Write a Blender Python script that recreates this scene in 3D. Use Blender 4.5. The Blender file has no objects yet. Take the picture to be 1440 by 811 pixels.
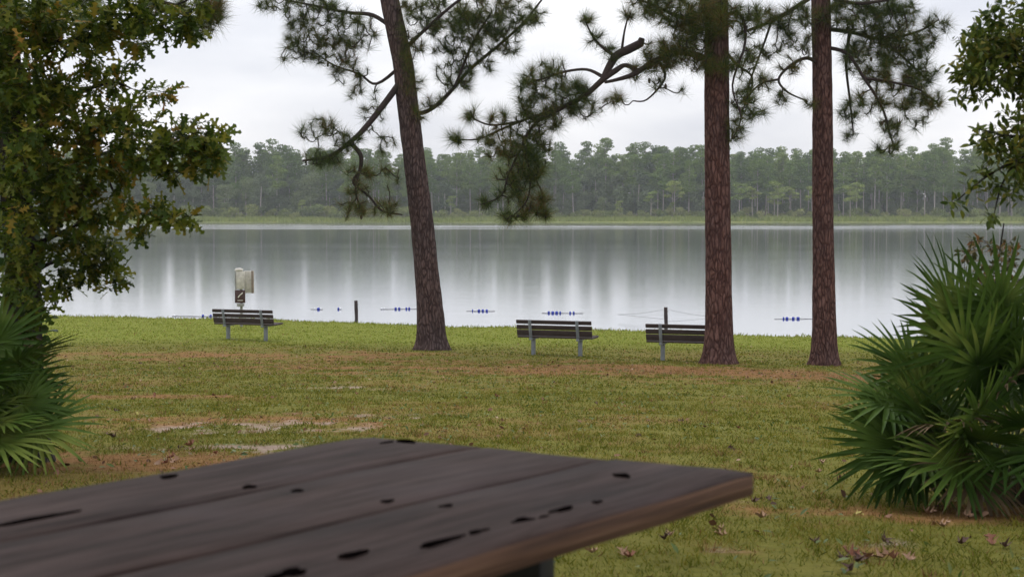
import bpy, math, random
import numpy as np
from mathutils import Vector, Matrix
R = math.radians
S = bpy.context.scene
# ------------------------------------------------------------------ camera
FPX = 2200.0; CZ = 4.05; PITCH = math.atan(112.5/FPX)
cam_d = bpy.data.cameras.new('camera'); cam = bpy.data.objects.new('camera', cam_d)
S.collection.objects.link(cam); S.camera = cam
cam.location = (0, 0, CZ); cam.rotation_euler = (math.pi/2-PITCH, 0, 0)
cam_d.sensor_width = 36; cam_d.lens = 36*FPX/1440
cam_d.clip_start = .05; cam_d.clip_end = 4000
cam_d.dof.use_dof = True; cam_d.dof.focus_distance = 36; cam_d.dof.aperture_fstop = 7.6
# ------------------------------------------------------------------ world: overcast
W = bpy.data.worlds.new("World"); S.world = W; W.use_nodes = True
nt = W.node_tree; nt.nodes.clear(); N = nt.nodes.new; L = nt.links.new
SUN_EL, SUN_AZ = 48, 200     # azimuth: compass-like angle of the light, from the left over the lake
out = N('ShaderNodeOutputWorld'); bg = N('ShaderNodeBackground'); bg.inputs[1].default_value = .1
sky = N('ShaderNodeTexSky'); sky.sky_type = 'NISHITA'; sky.sun_disc = False
sky.sun_elevation = R(SUN_EL); sky.sun_rotation = R(-20)
tc = N('ShaderNodeTexCoord'); sep = N('ShaderNodeSeparateXYZ'); L(tc.outputs['Generated'], sep.inputs[0])
grad = N('ShaderNodeMapRange'); L(sep.outputs['Z'], grad.inputs[0])
grad.inputs[1].default_value = 0; grad.inputs[2].default_value = 1
grad.inputs[3].default_value = 9.0; grad.inputs[4].default_value = 17.0
mp = N('ShaderNodeMapping'); mp.inputs['Scale'].default_value = (1, 1, 3.2); L(tc.outputs['Generated'], mp.inputs[0])
ns = N('ShaderNodeTexNoise'); ns.inputs['Scale'].default_value = 3.4; ns.inputs['Detail'].default_value = 5
ns.inputs['Roughness'].default_value = .5; L(mp.outputs[0], ns.inputs[0])
cr = N('ShaderNodeValToRGB'); L(ns.outputs[0], cr.inputs[0])
cr.color_ramp.elements[0].position = .38; cr.color_ramp.elements[0].color = (.78, .795, .87, 1)
cr.color_ramp.elements[1].position = .6; cr.color_ramp.elements[1].color = (1.12, 1.11, 1.13, 1)
mul = N('ShaderNodeVectorMath'); mul.operation = 'SCALE'; L(cr.outputs[0], mul.inputs[0]); L(grad.outputs[0], mul.inputs['Scale'])
mx = N('ShaderNodeMixRGB'); mx.inputs[0].default_value = .9; L(sky.outputs[0], mx.inputs[1]); L(mul.outputs[0], mx.inputs[2])
L(mx.outputs[0], bg.inputs[0]); L(bg.outputs[0], out.inputs[0])
sl = bpy.data.lights.new('sun', 'SUN'); sl.energy = .9; sl.angle = R(14); sl.color = (1, .95, .88)
so = bpy.data.objects.new('sun', sl); S.collection.objects.link(so)
so.rotation_euler = Vector((.30, -.62, -.95)).to_track_quat('-Z', 'Y').to_euler()
S.view_settings.view_transform = 'Standard'; S.view_settings.look = 'None'
S.view_settings.exposure = 0.12; S.view_settings.gamma = 1
S.render.engine = 'CYCLES'
S.cycles.max_bounces = 6; S.cycles.volume_bounces = 0; S.cycles.transparent_max_bounces = 6

# ------------------------------------------------------------------ helpers
COL = S.collection
def rng_(s): return np.random.default_rng(s)
def unproj(px, py, d):
    """point on the ray through photo pixel (px, py) at forward distance d (metres)"""
    x = (px-720)/FPX; y = -(py-405.5)/FPX
    c, s = math.cos(PITCH), math.sin(PITCH)
    fy = c + y*s; fz = -s + y*c
    k = d/fy
    return np.array([x*k, d, CZ+fz*k])
def tag(o, label=None, cat=None, group=None, kind=None):
    if label: o['label'] = label
    if cat: o['category'] = cat
    if group: o['group'] = group
    if kind: o['kind'] = kind
    return o
def empty(name, loc, label, cat, group=None, rz=0):
    o = bpy.data.objects.new(name, None); COL.objects.link(o); o.location = tuple(loc)
    o.rotation_euler = (0, 0, rz); o.empty_display_size = .2
    return tag(o, label, cat, group)
class MB:
    """collects vertices and tri / quad faces, builds ONE mesh"""
    def __init__(s): s.v = []; s.f3 = []; s.f4 = []; s.n = 0; s.a = {}
    def add(s, v, f, **attrs):
        v = np.asarray(v, float).reshape(-1, 3); f = np.asarray(f, int)
        s.v.append(v); (s.f3 if f.shape[1] == 3 else s.f4).append(f+s.n)
        for k, val in attrs.items(): s.a.setdefault(k, []).append(np.broadcast_to(val, (len(v),)))
        s.n += len(v)
    def tube(s, pts, rad, n=8, cap=True):
        pts = np.asarray(pts, float); rad = np.broadcast_to(rad, (len(pts),))
        kp = np.concatenate([[True], np.linalg.norm(np.diff(pts, axis=0), axis=1) > 1e-5])
        if kp.sum() > 1: pts = pts[kp]; rad = rad[kp]
        m = len(pts)
        t = np.gradient(pts, axis=0); t /= np.linalg.norm(t, axis=1)[:, None]+1e-9
        up = np.array([0, 0, 1.]) if abs(t[0][2]) < .9 else np.array([1., 0, 0])
        u = np.cross(t[0], up); u /= np.linalg.norm(u); us = [u]
        for i in range(1, m):
            u = us[-1]-t[i]*np.dot(us[-1], t[i]); u /= np.linalg.norm(u)+1e-9; us.append(u)
        us = np.array(us); vs = np.cross(t, us)
        a = np.linspace(0, 2*np.pi, n, endpoint=False)
        v = pts[:, None]+rad[:, None, None]*(np.cos(a)[None, :, None]*us[:, None]+np.sin(a)[None, :, None]*vs[:, None])
        v = v.reshape(-1, 3); i, j = np.meshgrid(np.arange(m-1), np.arange(n), indexing='ij'); j2 = (j+1) % n
        f = np.stack([i*n+j, i*n+j2, (i+1)*n+j2, (i+1)*n+j], -1).reshape(-1, 4)
        s.add(v, f)
        if cap:
            for k, o in ((0, 1), (m-1, -1)):
                c = np.vstack([pts[k], v[k*n:(k+1)*n]]); jj = np.arange(n)
                ff = np.stack([np.zeros(n, int), 1+(jj+1) % n, 1+jj], -1)
                s.add(c, ff[:, ::o])
    def box(s, c, d, M=None):
        x, y, z = np.array(d)/2
        v = np.array([[-x,-y,-z],[x,-y,-z],[x,y,-z],[-x,y,-z],[-x,-y,z],[x,-y,z],[x,y,z],[-x,y,z]])
        if M is not None: v = v@np.array(M).T
        s.add(v+np.array(c), [[0,3,2,1],[4,5,6,7],[0,1,5,4],[1,2,6,5],[2,3,7,6],[3,0,4,7]])
    def build(s, name, mat, parent=None, smooth=False, bevel=0):
        me = bpy.data.meshes.new(name); v = np.vstack(s.v)
        f3 = np.vstack(s.f3) if s.f3 else np.zeros((0, 3), int); f4 = np.vstack(s.f4) if s.f4 else np.zeros((0, 4), int)
        me.vertices.add(len(v)); me.vertices.foreach_set('co', v.astype(np.float32).ravel())
        nl = len(f3)*3+len(f4)*4; me.loops.add(nl)
        me.loops.foreach_set('vertex_index', np.concatenate([f3.ravel(), f4.ravel()]).astype(np.int32))
        me.polygons.add(len(f3)+len(f4))
        st = np.concatenate([np.arange(len(f3))*3, len(f3)*3+np.arange(len(f4))*4]).astype(np.int32)
        me.polygons.foreach_set('loop_start', st)
        me.update(calc_edges=True)
        if smooth: me.polygons.foreach_set('use_smooth', np.ones(len(me.polygons), bool))
        for k, a in s.a.items():
            a = np.concatenate(a)
            if len(a) == len(v):
                at = me.attributes.new(k, 'FLOAT', 'POINT'); at.data.foreach_set('value', a.astype(np.float32))
        me.materials.append(mat); me.validate()
        o = bpy.data.objects.new(name, me); COL.objects.link(o)
        if parent: o.parent = parent
        if bevel:
            b = o.modifiers.new('b', 'BEVEL'); b.width = bevel; b.segments = 2; b.limit_method = 'ANGLE'
        return o
# smooth value noise in numpy
def vnoise(x, y, seed=0):
    xi = np.floor(x).astype(np.int64); yi = np.floor(y).astype(np.int64); fx = x-xi; fy = y-yi
    def h(a, b):
        n = (a*374761393+b*668265263+seed*974634777) & 0xffffffff
        n = ((n ^ (n >> 13))*1274126177) & 0xffffffff
        return ((n ^ (n >> 16)) & 0xffff)/65535.
    fx = fx*fx*(3-2*fx); fy = fy*fy*(3-2*fy)
    return (h(xi, yi)*(1-fx)+h(xi+1, yi)*fx)*(1-fy)+(h(xi, yi+1)*(1-fx)+h(xi+1, yi+1)*fx)*fy
def fbm(x, y, seed=0, o=4):
    r = 0; a = .5
    for k in range(o): r = r+a*vnoise(x*2**k, y*2**k, seed+k); a *= .5
    return r/(1-.5**o)

# ------------------------------------------------------------------ materials
def mat(name): 
    m = bpy.data.materials.new(name); m.use_nodes = True; t = m.node_tree; t.nodes.clear()
    o = t.nodes.new('ShaderNodeOutputMaterial'); p = t.nodes.new('ShaderNodeBsdfPrincipled')
    t.links.new(p.outputs[0], o.inputs[0]); return m, t, p, o
def ramp(t, fac, stops):
    r = t.nodes.new('ShaderNodeValToRGB'); t.links.new(fac, r.inputs[0]); e = r.color_ramp.elements
    while len(e) < len(stops): e.new(.5)
    for el, (pos, c) in zip(e, stops): el.position = pos; el.color = (*c, 1)
    return r.outputs[0]
def noise(t, scale, detail=4, rough=.55, vec=None, stretch=None, coord='Object'):
    n = t.nodes.new('ShaderNodeTexNoise'); n.inputs['Scale'].default_value = scale
    n.inputs['Detail'].default_value = detail; n.inputs['Roughness'].default_value = rough
    if vec is None:
        c = t.nodes.new('ShaderNodeTexCoord'); vec = c.outputs[coord]
    if stretch:
        m = t.nodes.new('ShaderNodeMapping'); m.inputs['Scale'].default_value = stretch; t.links.new(vec, m.inputs[0]); vec = m.outputs[0]
    t.links.new(vec, n.inputs[0]); return n.outputs[0]
def bump(t, p, h, strength, dist=.01):
    b = t.nodes.new('ShaderNodeBump'); b.inputs['Strength'].default_value = strength; b.inputs['Distance'].default_value = dist
    t.links.new(h, b.inputs['Height']); t.links.new(b.outputs[0], p.inputs['Normal']); return b
def mixc(t, fac, a, b, mode='MIX'):
    m = t.nodes.new('ShaderNodeMixRGB'); m.blend_type = mode
    for i, x in ((0, fac), (1, a), (2, b)):
        if hasattr(x, 'is_linked'): t.links.new(x, m.inputs[i])
        elif i == 0: m.inputs[0].default_value = x
        else: m.inputs[i].default_value = (*x, 1)
    return m.outputs[0]
def attr(t, name):
    a = t.nodes.new('ShaderNodeAttribute'); a.attribute_name = name; return a.outputs['Fac']
def leaf_mat(name, stops, rough=.5, island=True, trans=.25, clump=.6, spec=.4):
    """foliage: hue varies leaf by leaf and clump by clump, a little light passes through"""
    m, t, p, o = mat(name)
    g = t.nodes.new('ShaderNodeNewGeometry')
    n = noise(t, clump, 3, .6)
    a = t.nodes.new('ShaderNodeMath'); a.operation = 'MULTIPLY_ADD'; t.links.new(n, a.inputs[0]); a.inputs[1].default_value = .9
    b = t.nodes.new('ShaderNodeMath'); b.operation = 'MULTIPLY_ADD'
    t.links.new(g.outputs['Random Per Island'] if island else n, b.inputs[0]); b.inputs[1].default_value = .7; b.inputs[2].default_value = -.3
    t.links.new(b.outputs[0], a.inputs[2])
    c = ramp(t, a.outputs[0], stops); t.links.new(c, p.inputs['Base Color'])
    p.inputs['Roughness'].default_value = rough; p.inputs['Specular IOR Level'].default_value = spec
    if trans:
        tr = t.nodes.new('ShaderNodeBsdfTranslucent'); t.links.new(c, tr.inputs[0])
        ms = t.nodes.new('ShaderNodeMixShader'); ms.inputs[0].default_value = trans
        t.links.new(p.outputs[0], ms.inputs[1]); t.links.new(tr.outputs[0], ms.inputs[2]); t.links.new(ms.outputs[0], o.inputs[0])
    return m
def bark_mat(name, lo, mid, hi, scale=9, stretch=(1, 1, .28), depth=.03):
    m, t, p, o = mat(name)
    c = t.nodes.new('ShaderNodeTexCoord'); mp_ = t.nodes.new('ShaderNodeMapping'); mp_.inputs['Scale'].default_value = stretch
    t.links.new(c.outputs['Object'], mp_.inputs[0])
    nz = noise(t, 5, 3, .6, mp_.outputs[0])
    wv = t.nodes.new('ShaderNodeMixRGB'); wv.inputs[0].default_value = .12
    nc = t.nodes.new('ShaderNodeTexNoise'); nc.inputs['Scale'].default_value = 6; t.links.new(mp_.outputs[0], nc.inputs[0])
    t.links.new(mp_.outputs[0], wv.inputs[1]); t.links.new(nc.outputs['Color'], wv.inputs[2])
    v = t.nodes.new('ShaderNodeTexVoronoi'); v.feature = 'DISTANCE_TO_EDGE'; v.inputs['Scale'].default_value = scale; t.links.new(wv.outputs[0], v.inputs[0])
    v2 = t.nodes.new('ShaderNodeTexVoronoi'); v2.inputs['Scale'].default_value = scale*2.3; t.links.new(wv.outputs[0], v2.inputs[0])
    fine = noise(t, 34, 5, .75, mp_.outputs[0]); mid_n = noise(t, 9, 4, .65, mp_.outputs[0])
    ea = t.nodes.new('ShaderNodeMath'); ea.operation = 'MULTIPLY_ADD'; t.links.new(mid_n, ea.inputs[0]); ea.inputs[1].default_value = .30; ea.inputs[2].default_value = -.12
    eb = t.nodes.new('ShaderNodeMath'); eb.operation = 'ADD'; t.links.new(v.outputs[0], eb.inputs[0]); t.links.new(ea.outputs[0], eb.inputs[1])
    e = t.nodes.new('ShaderNodeMapRange'); e.inputs[1].default_value = -.02; e.inputs[2].default_value = .26; t.links.new(eb.outputs[0], e.inputs[0])
    sp = t.nodes.new('ShaderNodeSeparateColor'); t.links.new(v2.outputs['Color'], sp.inputs[0]); plate = mixc(t, sp.outputs[0], mid, hi)
    plate = mixc(t, .6, plate, ramp(t, fine, [(.36, lo), (.64, hi)]))
    big = noise(t, 1.6, 3, .6, c.outputs['Object'], (1, 1, .45))
    plate = mixc(t, ramp(t, big, [(.42, (0, 0, 0)), (.62, (.6, .6, .6))]), plate, mixc(t, fine, tuple(np.array(lo)*1.6), tuple(np.array(hi)*np.array([.8, .95, 1.05]))))
    colr = mixc(t, e.outputs[0], tuple(np.array(lo)*.6+np.array(mid)*.25), plate); t.links.new(colr, p.inputs['Base Color'])
    p.inputs['Roughness'].default_value = .95; p.inputs['Specular IOR Level'].default_value = .06
    hh = t.nodes.new('ShaderNodeMath'); hh.operation = 'MULTIPLY_ADD'; t.links.new(fine, hh.inputs[0]); hh.inputs[1].default_value = .4
    t.links.new(e.outputs[0], hh.inputs[2]); bump(t, p, hh.outputs[0], 1, depth)
    return m
def plain(name, c, rough=.6, var=.15, scale=20, metal=0, bmp=.2, stretch=None):
    m, t, p, o = mat(name); n = noise(t, scale, 4, .6, stretch=stretch)
    c = np.array(c)
    t.links.new(ramp(t, n, [(.3, tuple(c*(1-var))), (.7, tuple(np.minimum(c*(1+var), .95)))]), p.inputs['Base Color'])
    p.inputs['Roughness'].default_value = rough; p.inputs['Metallic'].default_value = metal; bump(t, p, n, bmp, .004)
    return m

# ------------------------------------------------------------------ terrain
def shore_y(x): return 52.1-.3926*30*np.tanh(np.asarray(x)/30)+.35*np.sin(np.asarray(x)*.55)+.2*np.sin(np.asarray(x)*1.3+1)
def ground_h(x, y):
    x = np.asarray(x, float); y = np.asarray(y, float)
    pr = (np.interp(y-1, *PROF)+np.interp(y, *PROF)+np.interp(y+1, *PROF))/3
    t = (shore_y(x)-y)*.93
    rp = np.interp(t, [-12, -1, 0, .7, 2.5, 7, 13, 30, 60, 3000], [-1.8, -.16, 0, .14, .2, .33, .52, 1.6, 4, 5])
    z = np.minimum(pr, rp)
    z = z+np.where((y < 60) & (t > .5), .05*(fbm(x*.5, y*.5, 5)-.5)+.02*(fbm(x*2.5, y*2.5, 9)-.5), 0)
    far = np.interp(y+.8*np.sin(x*.05)+1.2*np.sin(x*.021), [400, 440, 446, 447, 456, 480, 620, 3000], [-1.8, -1, 0, .25, .9, 1.8, 3.5, 6])
    z = np.where(y > 300, far, z)
    side = np.interp(np.abs(x), [380, 430, 440, 700], [-1.8, -.5, .6, 2.5])
    return np.where(y > 20, np.maximum(z, side), z)
PROF = ([-400, 0, 4, 8.3, 15, 24, 34, 42, 60, 3000], [2.9, 2.83, 2.83, 2.46, 1.98, 1.36, .73, .50, .34, .3])
def ell(x, y, px, py, rx, ry):
    """soft ellipse on the ground round the spot seen at photo pixel px,py; radii in metres"""
    ys = np.linspace(5, 60, 2000); c = (4.05-np.interp(ys, *PROF))/ys*FPX+293
    d = np.interp(-py, -c, ys); cx = (px-720)/FPX*d
    return np.exp(-(((x-cx)/rx)**2+((y-d)/ry)**2))
def zones(x, y):
    n1 = fbm(x*1.6, y*1.2, 21); n2 = fbm(x*5, y*3, 33); n3 = fbm(x*.7, y*.5, 44)
    sand = 1.1*ell(x, y, 365, 600, .8, .9)+.8*ell(x, y, 350, 630, .8, .5)+.75*ell(x, y, 530, 582, .6, .35)+.6*ell(x, y, 480, 545, .8, .5)+.55*ell(x, y, 400, 632, .5, .25)
    sand = sand+.5*ell(x, y, 1040, 692, .3, .3)+.35*ell(x, y, 1260, 750, .45, .15)+.35*ell(x, y, 960, 765, .25, .15)
    sand = np.clip((sand*1.0+(n2-.5)*2.6+(n1-.5)*.9+(fbm(x*14, y*8, 35)-.5)*1.2-.58)*2.2, 0, 1)*np.clip(sand*4, 0, 1)
    straw = 1.1*ell(x, y, 1020, 518, 3.2, 1.9)+.8*ell(x, y, 760, 522, 4.5, 2.6)+.8*ell(x, y, 1180, 522, 3, 2.6)+.4*ell(x, y, 300, 500, 6, 2)+.35*ell(x, y, 500, 505, 4, 2.4)+.6*ell(x, y, 370, 590, 1.5, 1.1)
    straw = straw+.6*ell(x, y, 250, 650, .7, .7)+.35*ell(x, y, 200, 560, 1.3, 1.2)+1.2*ell(x, y, 1400, 712, 1.0, .55)+.5*ell(x, y, 1250, 770, .9, .35)+.9*ell(x, y, 20, 650, .7, .6)
    straw = np.clip((straw*1.05+(n1-.5)*1.3+(n2-.5)*1.3+(fbm(x*.35, y*.8, 51)-.5)*1.3-.24)*1.35, 0, .92)*np.clip(straw*5, 0, 1)+np.clip((n3-.56)*2.2+(n2-.5), 0, .35)*(y < 40)
    t = (shore_y(x)-y)*.93
    straw = straw*(1-np.clip((y-36)/5, 0, 1)*(y < 100))
    wet = np.exp(-(t/.5)**2)
    return sand, np.clip(straw, 0, 1), wet
def steps(a): return np.concatenate(a)
ax = np.concatenate([np.arange(0, 6, .1), np.arange(6, 18, .25), np.arange(18, 60, 1.5), np.arange(60, 200, 8), np.linspace(200, 900, 20)])
ax = np.unique(np.concatenate([-ax, ax]))
ay = np.unique(np.concatenate([np.linspace(-200, 0, 12), np.arange(0, 5, .5), np.arange(5, 19, .08), np.arange(19, 42, .16), np.arange(42, 62, .25), np.arange(62, 80, 2), np.arange(80, 430, 20),
                     np.arange(430, 490, 2.5), np.arange(490, 700, 15), np.linspace(700, 1300, 12)]))
GX, GY = np.meshgrid(ax, ay); GZ = ground_h(GX, GY)
sd, stw, wt = zones(GX, GY)
mb = MB(); nx, ny = len(ax), len(ay); i, j = np.meshgrid(np.arange(ny-1), np.arange(nx-1), indexing='ij')
mb.add(np.stack([GX, GY, GZ-.012*sd], -1), np.stack([i*nx+j, i*nx+j+1, (i+1)*nx+j+1, (i+1)*nx+j], -1).reshape(-1, 4), sand=sd.ravel(), straw=stw.ravel(), wet=wt.ravel())
m, t, p, o_ = mat('lawn soil')
n1 = noise(t, 1.1, 6, .65); n2 = noise(t, 14, 5, .7); n3 = noise(t, 60, 3, .6)
green = ramp(t, n1, [(.3, (.10, .088, .018)), (.5, (.15, .145, .024)), (.7, (.20, .17, .04))])
green = mixc(t, .5, green, ramp(t, n2, [(.3, (.05, .045, .018)), (.55, (.14, .14, .035)), (.8, (.21, .18, .07))]))
strawc = ramp(t, n2, [(.25, (.10, .045, .018)), (.5, (.22, .115, .045)), (.8, (.32, .19, .09))])
sandc = ramp(t, n2, [(.3, (.18, .125, .09)), (.6, (.34, .265, .21)), (.8, (.44, .36, .30))])
gp = t.nodes.new('ShaderNodeNewGeometry'); gs = t.nodes.new('ShaderNodeSeparateXYZ'); t.links.new(gp.outputs['Position'], gs.inputs[0])
gm = t.nodes.new('ShaderNodeMapRange'); gm.inputs[1].default_value = 39; gm.inputs[2].default_value = 43; t.links.new(gs.outputs['Y'], gm.inputs[0])
green = mixc(t, gm.outputs[0], green, ramp(t, n2, [(.3, (.11, .13, .02)), (.7, (.22, .24, .04))]))
c = mixc(t, attr(t, 'straw'), green, strawc); c = mixc(t, attr(t, 'sand'), c, sandc); c = mixc(t, attr(t, 'wet'), c, (.05, .045, .025))
# low marsh grass on the far bank
geo = t.nodes.new('ShaderNodeNewGeometry'); sx = t.nodes.new('ShaderNodeSeparateXYZ'); t.links.new(geo.outputs['Position'], sx.inputs[0])
fr = t.nodes.new('ShaderNodeMapRange'); fr.inputs[1].default_value = 300; fr.inputs[2].default_value = 310; t.links.new(sx.outputs['Y'], fr.inputs[0])
c = mixc(t, fr.outputs[0], c, ramp(t, noise(t, .15, 4, .6), [(.3, (.11, .14, .04)), (.7, (.21, .22, .07))]))
t.links.new(c, p.inputs['Base Color']); p.inputs['Roughness'].default_value = .95; p.inputs['Specular IOR Level'].default_value = .05
bump(t, p, mixc(t, .5, n2, n3), .8, .03)
M_GROUND = m
mb.build('ground', M_GROUND, smooth=True)['kind'] = 'structure'

# water
m, t, p, o_ = mat('lake water')
p.inputs['Base Color'].default_value = (.035, .045, .045, 1); p.inputs['IOR'].default_value = 1.36
p.inputs['Specular IOR Level'].default_value = .5
geo = t.nodes.new('ShaderNodeNewGeometry'); sx = t.nodes.new('ShaderNodeSeparateXYZ'); t.links.new(geo.outputs['Position'], sx.inputs[0])
band = noise(t, 1, 4, .6, geo.outputs['Position'], (.008, .05, 1))
mr = t.nodes.new('ShaderNodeValToRGB'); mr.color_ramp.elements[0].position = .0
my = t.nodes.new('ShaderNodeMapRange'); my.inputs[1].default_value = 40; my.inputs[2].default_value = 450; t.links.new(sx.outputs['Y'], my.inputs[0])
wob = t.nodes.new('ShaderNodeMath'); wob.operation = 'MULTIPLY_ADD'; t.links.new(band, wob.inputs[0]); wob.inputs[1].default_value = .42; t.links.new(my.outputs[0], wob.inputs[2])
t.links.new(wob.outputs[0], mr.inputs[0]); e = mr.color_ramp.elements
for q in range(6): e.new(.5)
for el, (pos, v) in zip(e, [(0, .085), (.20, .09), (.40, .09), (.58, .07), (.80, .08), (.92, .15), (1.0, .20), (1.14, .10)]):
    el.position = min(pos, 1); el.color = (v, v, v, 1)
t.links.new(mr.outputs[0], p.inputs['Roughness'])
w1 = noise(t, 1, 3, .6, geo.outputs['Position'], (.22, 1.3, 1)); w2 = noise(t, 1, 2, .5, geo.outputs['Position'], (1.2, 6, 1))
b = bump(t, p, mixc(t, .25, w1, w2), .35, .012)
fr = t.nodes.new('ShaderNodeFresnel'); fr.inputs['IOR'].default_value = 1.33
pw = t.nodes.new('ShaderNodeMath'); pw.operation = 'POWER'; pw.inputs[1].default_value = .45; t.links.new(fr.outputs[0], pw.inputs[0])
gl = t.nodes.new('ShaderNodeBsdfGlossy'); gl.inputs['Color'].default_value = (.97, .98, 1, 1)
df = t.nodes.new('ShaderNodeBsdfDiffuse'); df.inputs['Color'].default_value = (.035, .045, .045, 1)
t.links.new(mr.outputs[0], gl.inputs['Roughness']); t.links.new(b.outputs[0], gl.inputs['Normal'])
ms = t.nodes.new('ShaderNodeMixShader'); t.links.new(pw.outputs[0], ms.inputs[0]); t.links.new(df.outputs[0], ms.inputs[1]); t.links.new(gl.outputs[0], ms.inputs[2])
t.links.new(ms.outputs[0], o_.inputs[0])
mb = MB(); mb.add([[-700, 35, 0], [700, 35, 0], [700, 452, 0], [-700, 452, 0]], [[0, 1, 2, 3]])
mb.build('lake_water', m)['kind'] = 'structure'

# ------------------------------------------------------------------ shared plant tools
def frames(d, n):
    d = d/(np.linalg.norm(d, axis=1)[:, None]+1e-9); n = n-d*np.sum(n*d, 1)[:, None]; n /= np.linalg.norm(n, axis=1)[:, None]+1e-9
    return d, np.cross(n, d), n
def scatter(mb, tv, tf, pos, d, n, sc):
    """copies of template (x along d, y sideways, z along n) merged into mb"""
    d, s, n = frames(d, n); k = len(pos); sc = np.broadcast_to(sc, (k,))
    v = pos[:, None]+sc[:, None, None]*(tv[None, :, 0:1]*d[:, None]+tv[None, :, 1:2]*s[:, None]+tv[None, :, 2:3]*n[:, None])
    f = (tf[None]+np.arange(k)[:, None, None]*len(tv)).reshape(-1, tf.shape[1])
    mb.add(v.reshape(-1, 3), f)
def half_outline(pts, fold=.12, curl=-.1):
    """leaf blade: outline points (x, halfwidth) on both sides of a midrib, folded and curled"""
    v = []; 
    for x, w in pts: z = curl*x*x; v += [[x, 0, z], [x, w, z+fold*w], [x, -w, z+fold*w]]
    f = []
    for i in range(len(pts)-1):
        a, b_ = i*3, (i+1)*3; f += [[a, b_, b_+1, a+1], [b_, a, a+2, b_+2]]
    return np.array(v, float), np.array(f)
OAK_LEAF = half_outline([(0, .004), (.16, .006), (.26, .07), (.40, .30), (.42, .10), (.56, .12), (.72, .33), (.72, .10), (.84, .09), (.97, .17), (1.04, .005)], .25, -.22)
OVAL_LEAF = half_outline([(0, .003), (.08, .01), (.3, .17), (.55, .2), (.8, .12), (1, .003)], .3, -.15)
ROUND_LEAF = half_outline([(0, .02), (.15, .3), (.45, .42), (.75, .25), (1, .01)], .15, -.1)
NEEDLE = (np.array([[0, .0085, 0], [0, -.0085, 0], [1, 0, -.14]]), np.array([[0, 1, 2]]))

class Skel:
    """branch skeleton: limbs are given, twigs grow from it to every target point"""
    def __init__(s): s.p = []; s.par = []; s.r = []; s.tips = []
    def line(s, pts, r, parent=None, sub=6):
        """smooth curve through pts (k,3) with radii r; returns node indices"""
        pts = np.asarray(pts, float); k = len(pts); tt = np.arange(k); T = np.linspace(0, k-1, (k-1)*sub+1)
        def cub(a):
            o = []
            for x in T:
                i = min(int(x), k-2); f = x-i; p0, p1, p2, p3 = a[max(i-1, 0)], a[i], a[i+1], a[min(i+2, k-1)]
                o.append(.5*((2*p1)+(-p0+p2)*f+(2*p0-5*p1+4*p2-p3)*f*f+(-p0+3*p1-3*p2+p3)*f**3))
            return np.array(o)
        P = cub(pts); rr = np.interp(T, tt, np.broadcast_to(r, (k,))); ids = []
        for q, (a, b_) in enumerate(zip(P, rr)):
            s.p.append(a); s.r.append(b_); s.par.append(parent if q == 0 else len(s.p)-2); ids.append(len(s.p)-1)
        return ids
    def nearest(s, q, skip=0):
        P = np.array(s.p[skip:]); return int(np.argmin(((P-q)**2).sum(1)))+skip
    def limb(s, pts, r, sub=5, skip=0):
        """limb whose first point is joined to the nearest node"""
        i = s.nearest(np.array(pts[0]), 0); return s.line(np.vstack([s.p[i], pts[1:]]), r, i, sub)
    def grow(s, targets, rng, rt=.006, k=6, wig=.12, up=.25, bias=0, curve=.3):
        if not len(targets): return
        T = np.array(targets); P = np.array(s.p)
        D = np.array([np.sqrt(((P-q)**2).sum(1)).min() for q in T]); order = np.argsort(D)
        for qi in order:
            q = T[qi]; P = np.array(s.p[bias:]); dd = ((P-q)**2).sum(1); i = int(np.argmin(dd))+bias
            a = s.p[i]; l = math.sqrt(dd.min())
            if l < .03: continue
            kk = max(2, min(k, int(l/.07)+1)); off = rng.normal(0, wig*l, 3); off2 = np.array([0, 0, -curve*l*rng.uniform(.0, 1)])
            r0 = min(max(s.r[i]*.8, rt), rt*1.15+.014*l); prev = i
            for j in range(1, kk+1):
                f = j/kk; b_ = a+(q-a)*f+(off+off2)*math.sin(math.pi*f)*.6+np.array([0, 0, up*l*(f**3-f)*.4])
                if j < kk: b_ = b_+rng.normal(0, .03*l, 3)
                s.p.append(b_); s.r.append(r0*(1-f)+rt*f); s.par.append(prev); prev = len(s.p)-1
            dr = s.p[-1]-s.p[-2]; s.tips.append((s.p[-1], dr/(np.linalg.norm(dr)+1e-9)))
    def mesh(s, mb, n_thick=7, n_thin=4, start=0, thick=.02):
        kids = {}
        for i, pa in enumerate(s.par):
            if pa is not None: kids.setdefault(pa, []).append(i)
        done = set()
        for i in range(start, len(s.p)):
            if i in done: continue
            ch = [i]; done.add(i)
            while True:
                nx_ = [c for c in kids.get(ch[-1], []) if c == ch[-1]+1 and c not in done]
                if not nx_: break
                ch.append(nx_[0]); done.add(nx_[0])
            pts = [s.p[c] for c in ch]; rr = [s.r[c] for c in ch]
            if s.par[i] is not None: pts = [s.p[s.par[i]]]+pts; rr = [min(rr[0], s.r[s.par[i]])]+rr
            if len(pts) > 1: mb.tube(pts, np.array(rr), n_thick if max(rr) > thick else n_thin, cap=False)
def pix_mass(rng, masses, d0, dens, ppm, minsep=0):
    """target points inside ellipsoids given by photo pixel centre/radii at true depth d0+dd"""
    out = []
    for ms in masses:
        px, py, rx, ry = ms[:4]; dd = ms[4] if len(ms) > 4 else 0; k = ms[5] if len(ms) > 5 else 1
        n = max(2, int(math.pi*rx*ry*dens*k)); dr = .6*(rx+ry)/2/ppm+.15
        for _ in range(n):
            while True:
                u = rng.uniform(-1, 1, 3)
                if (u**2).sum() < 1: break
            out.append(unproj(px+u[0]*rx, py+u[1]*ry, d0+dd+u[2]*dr))
    return out

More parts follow.
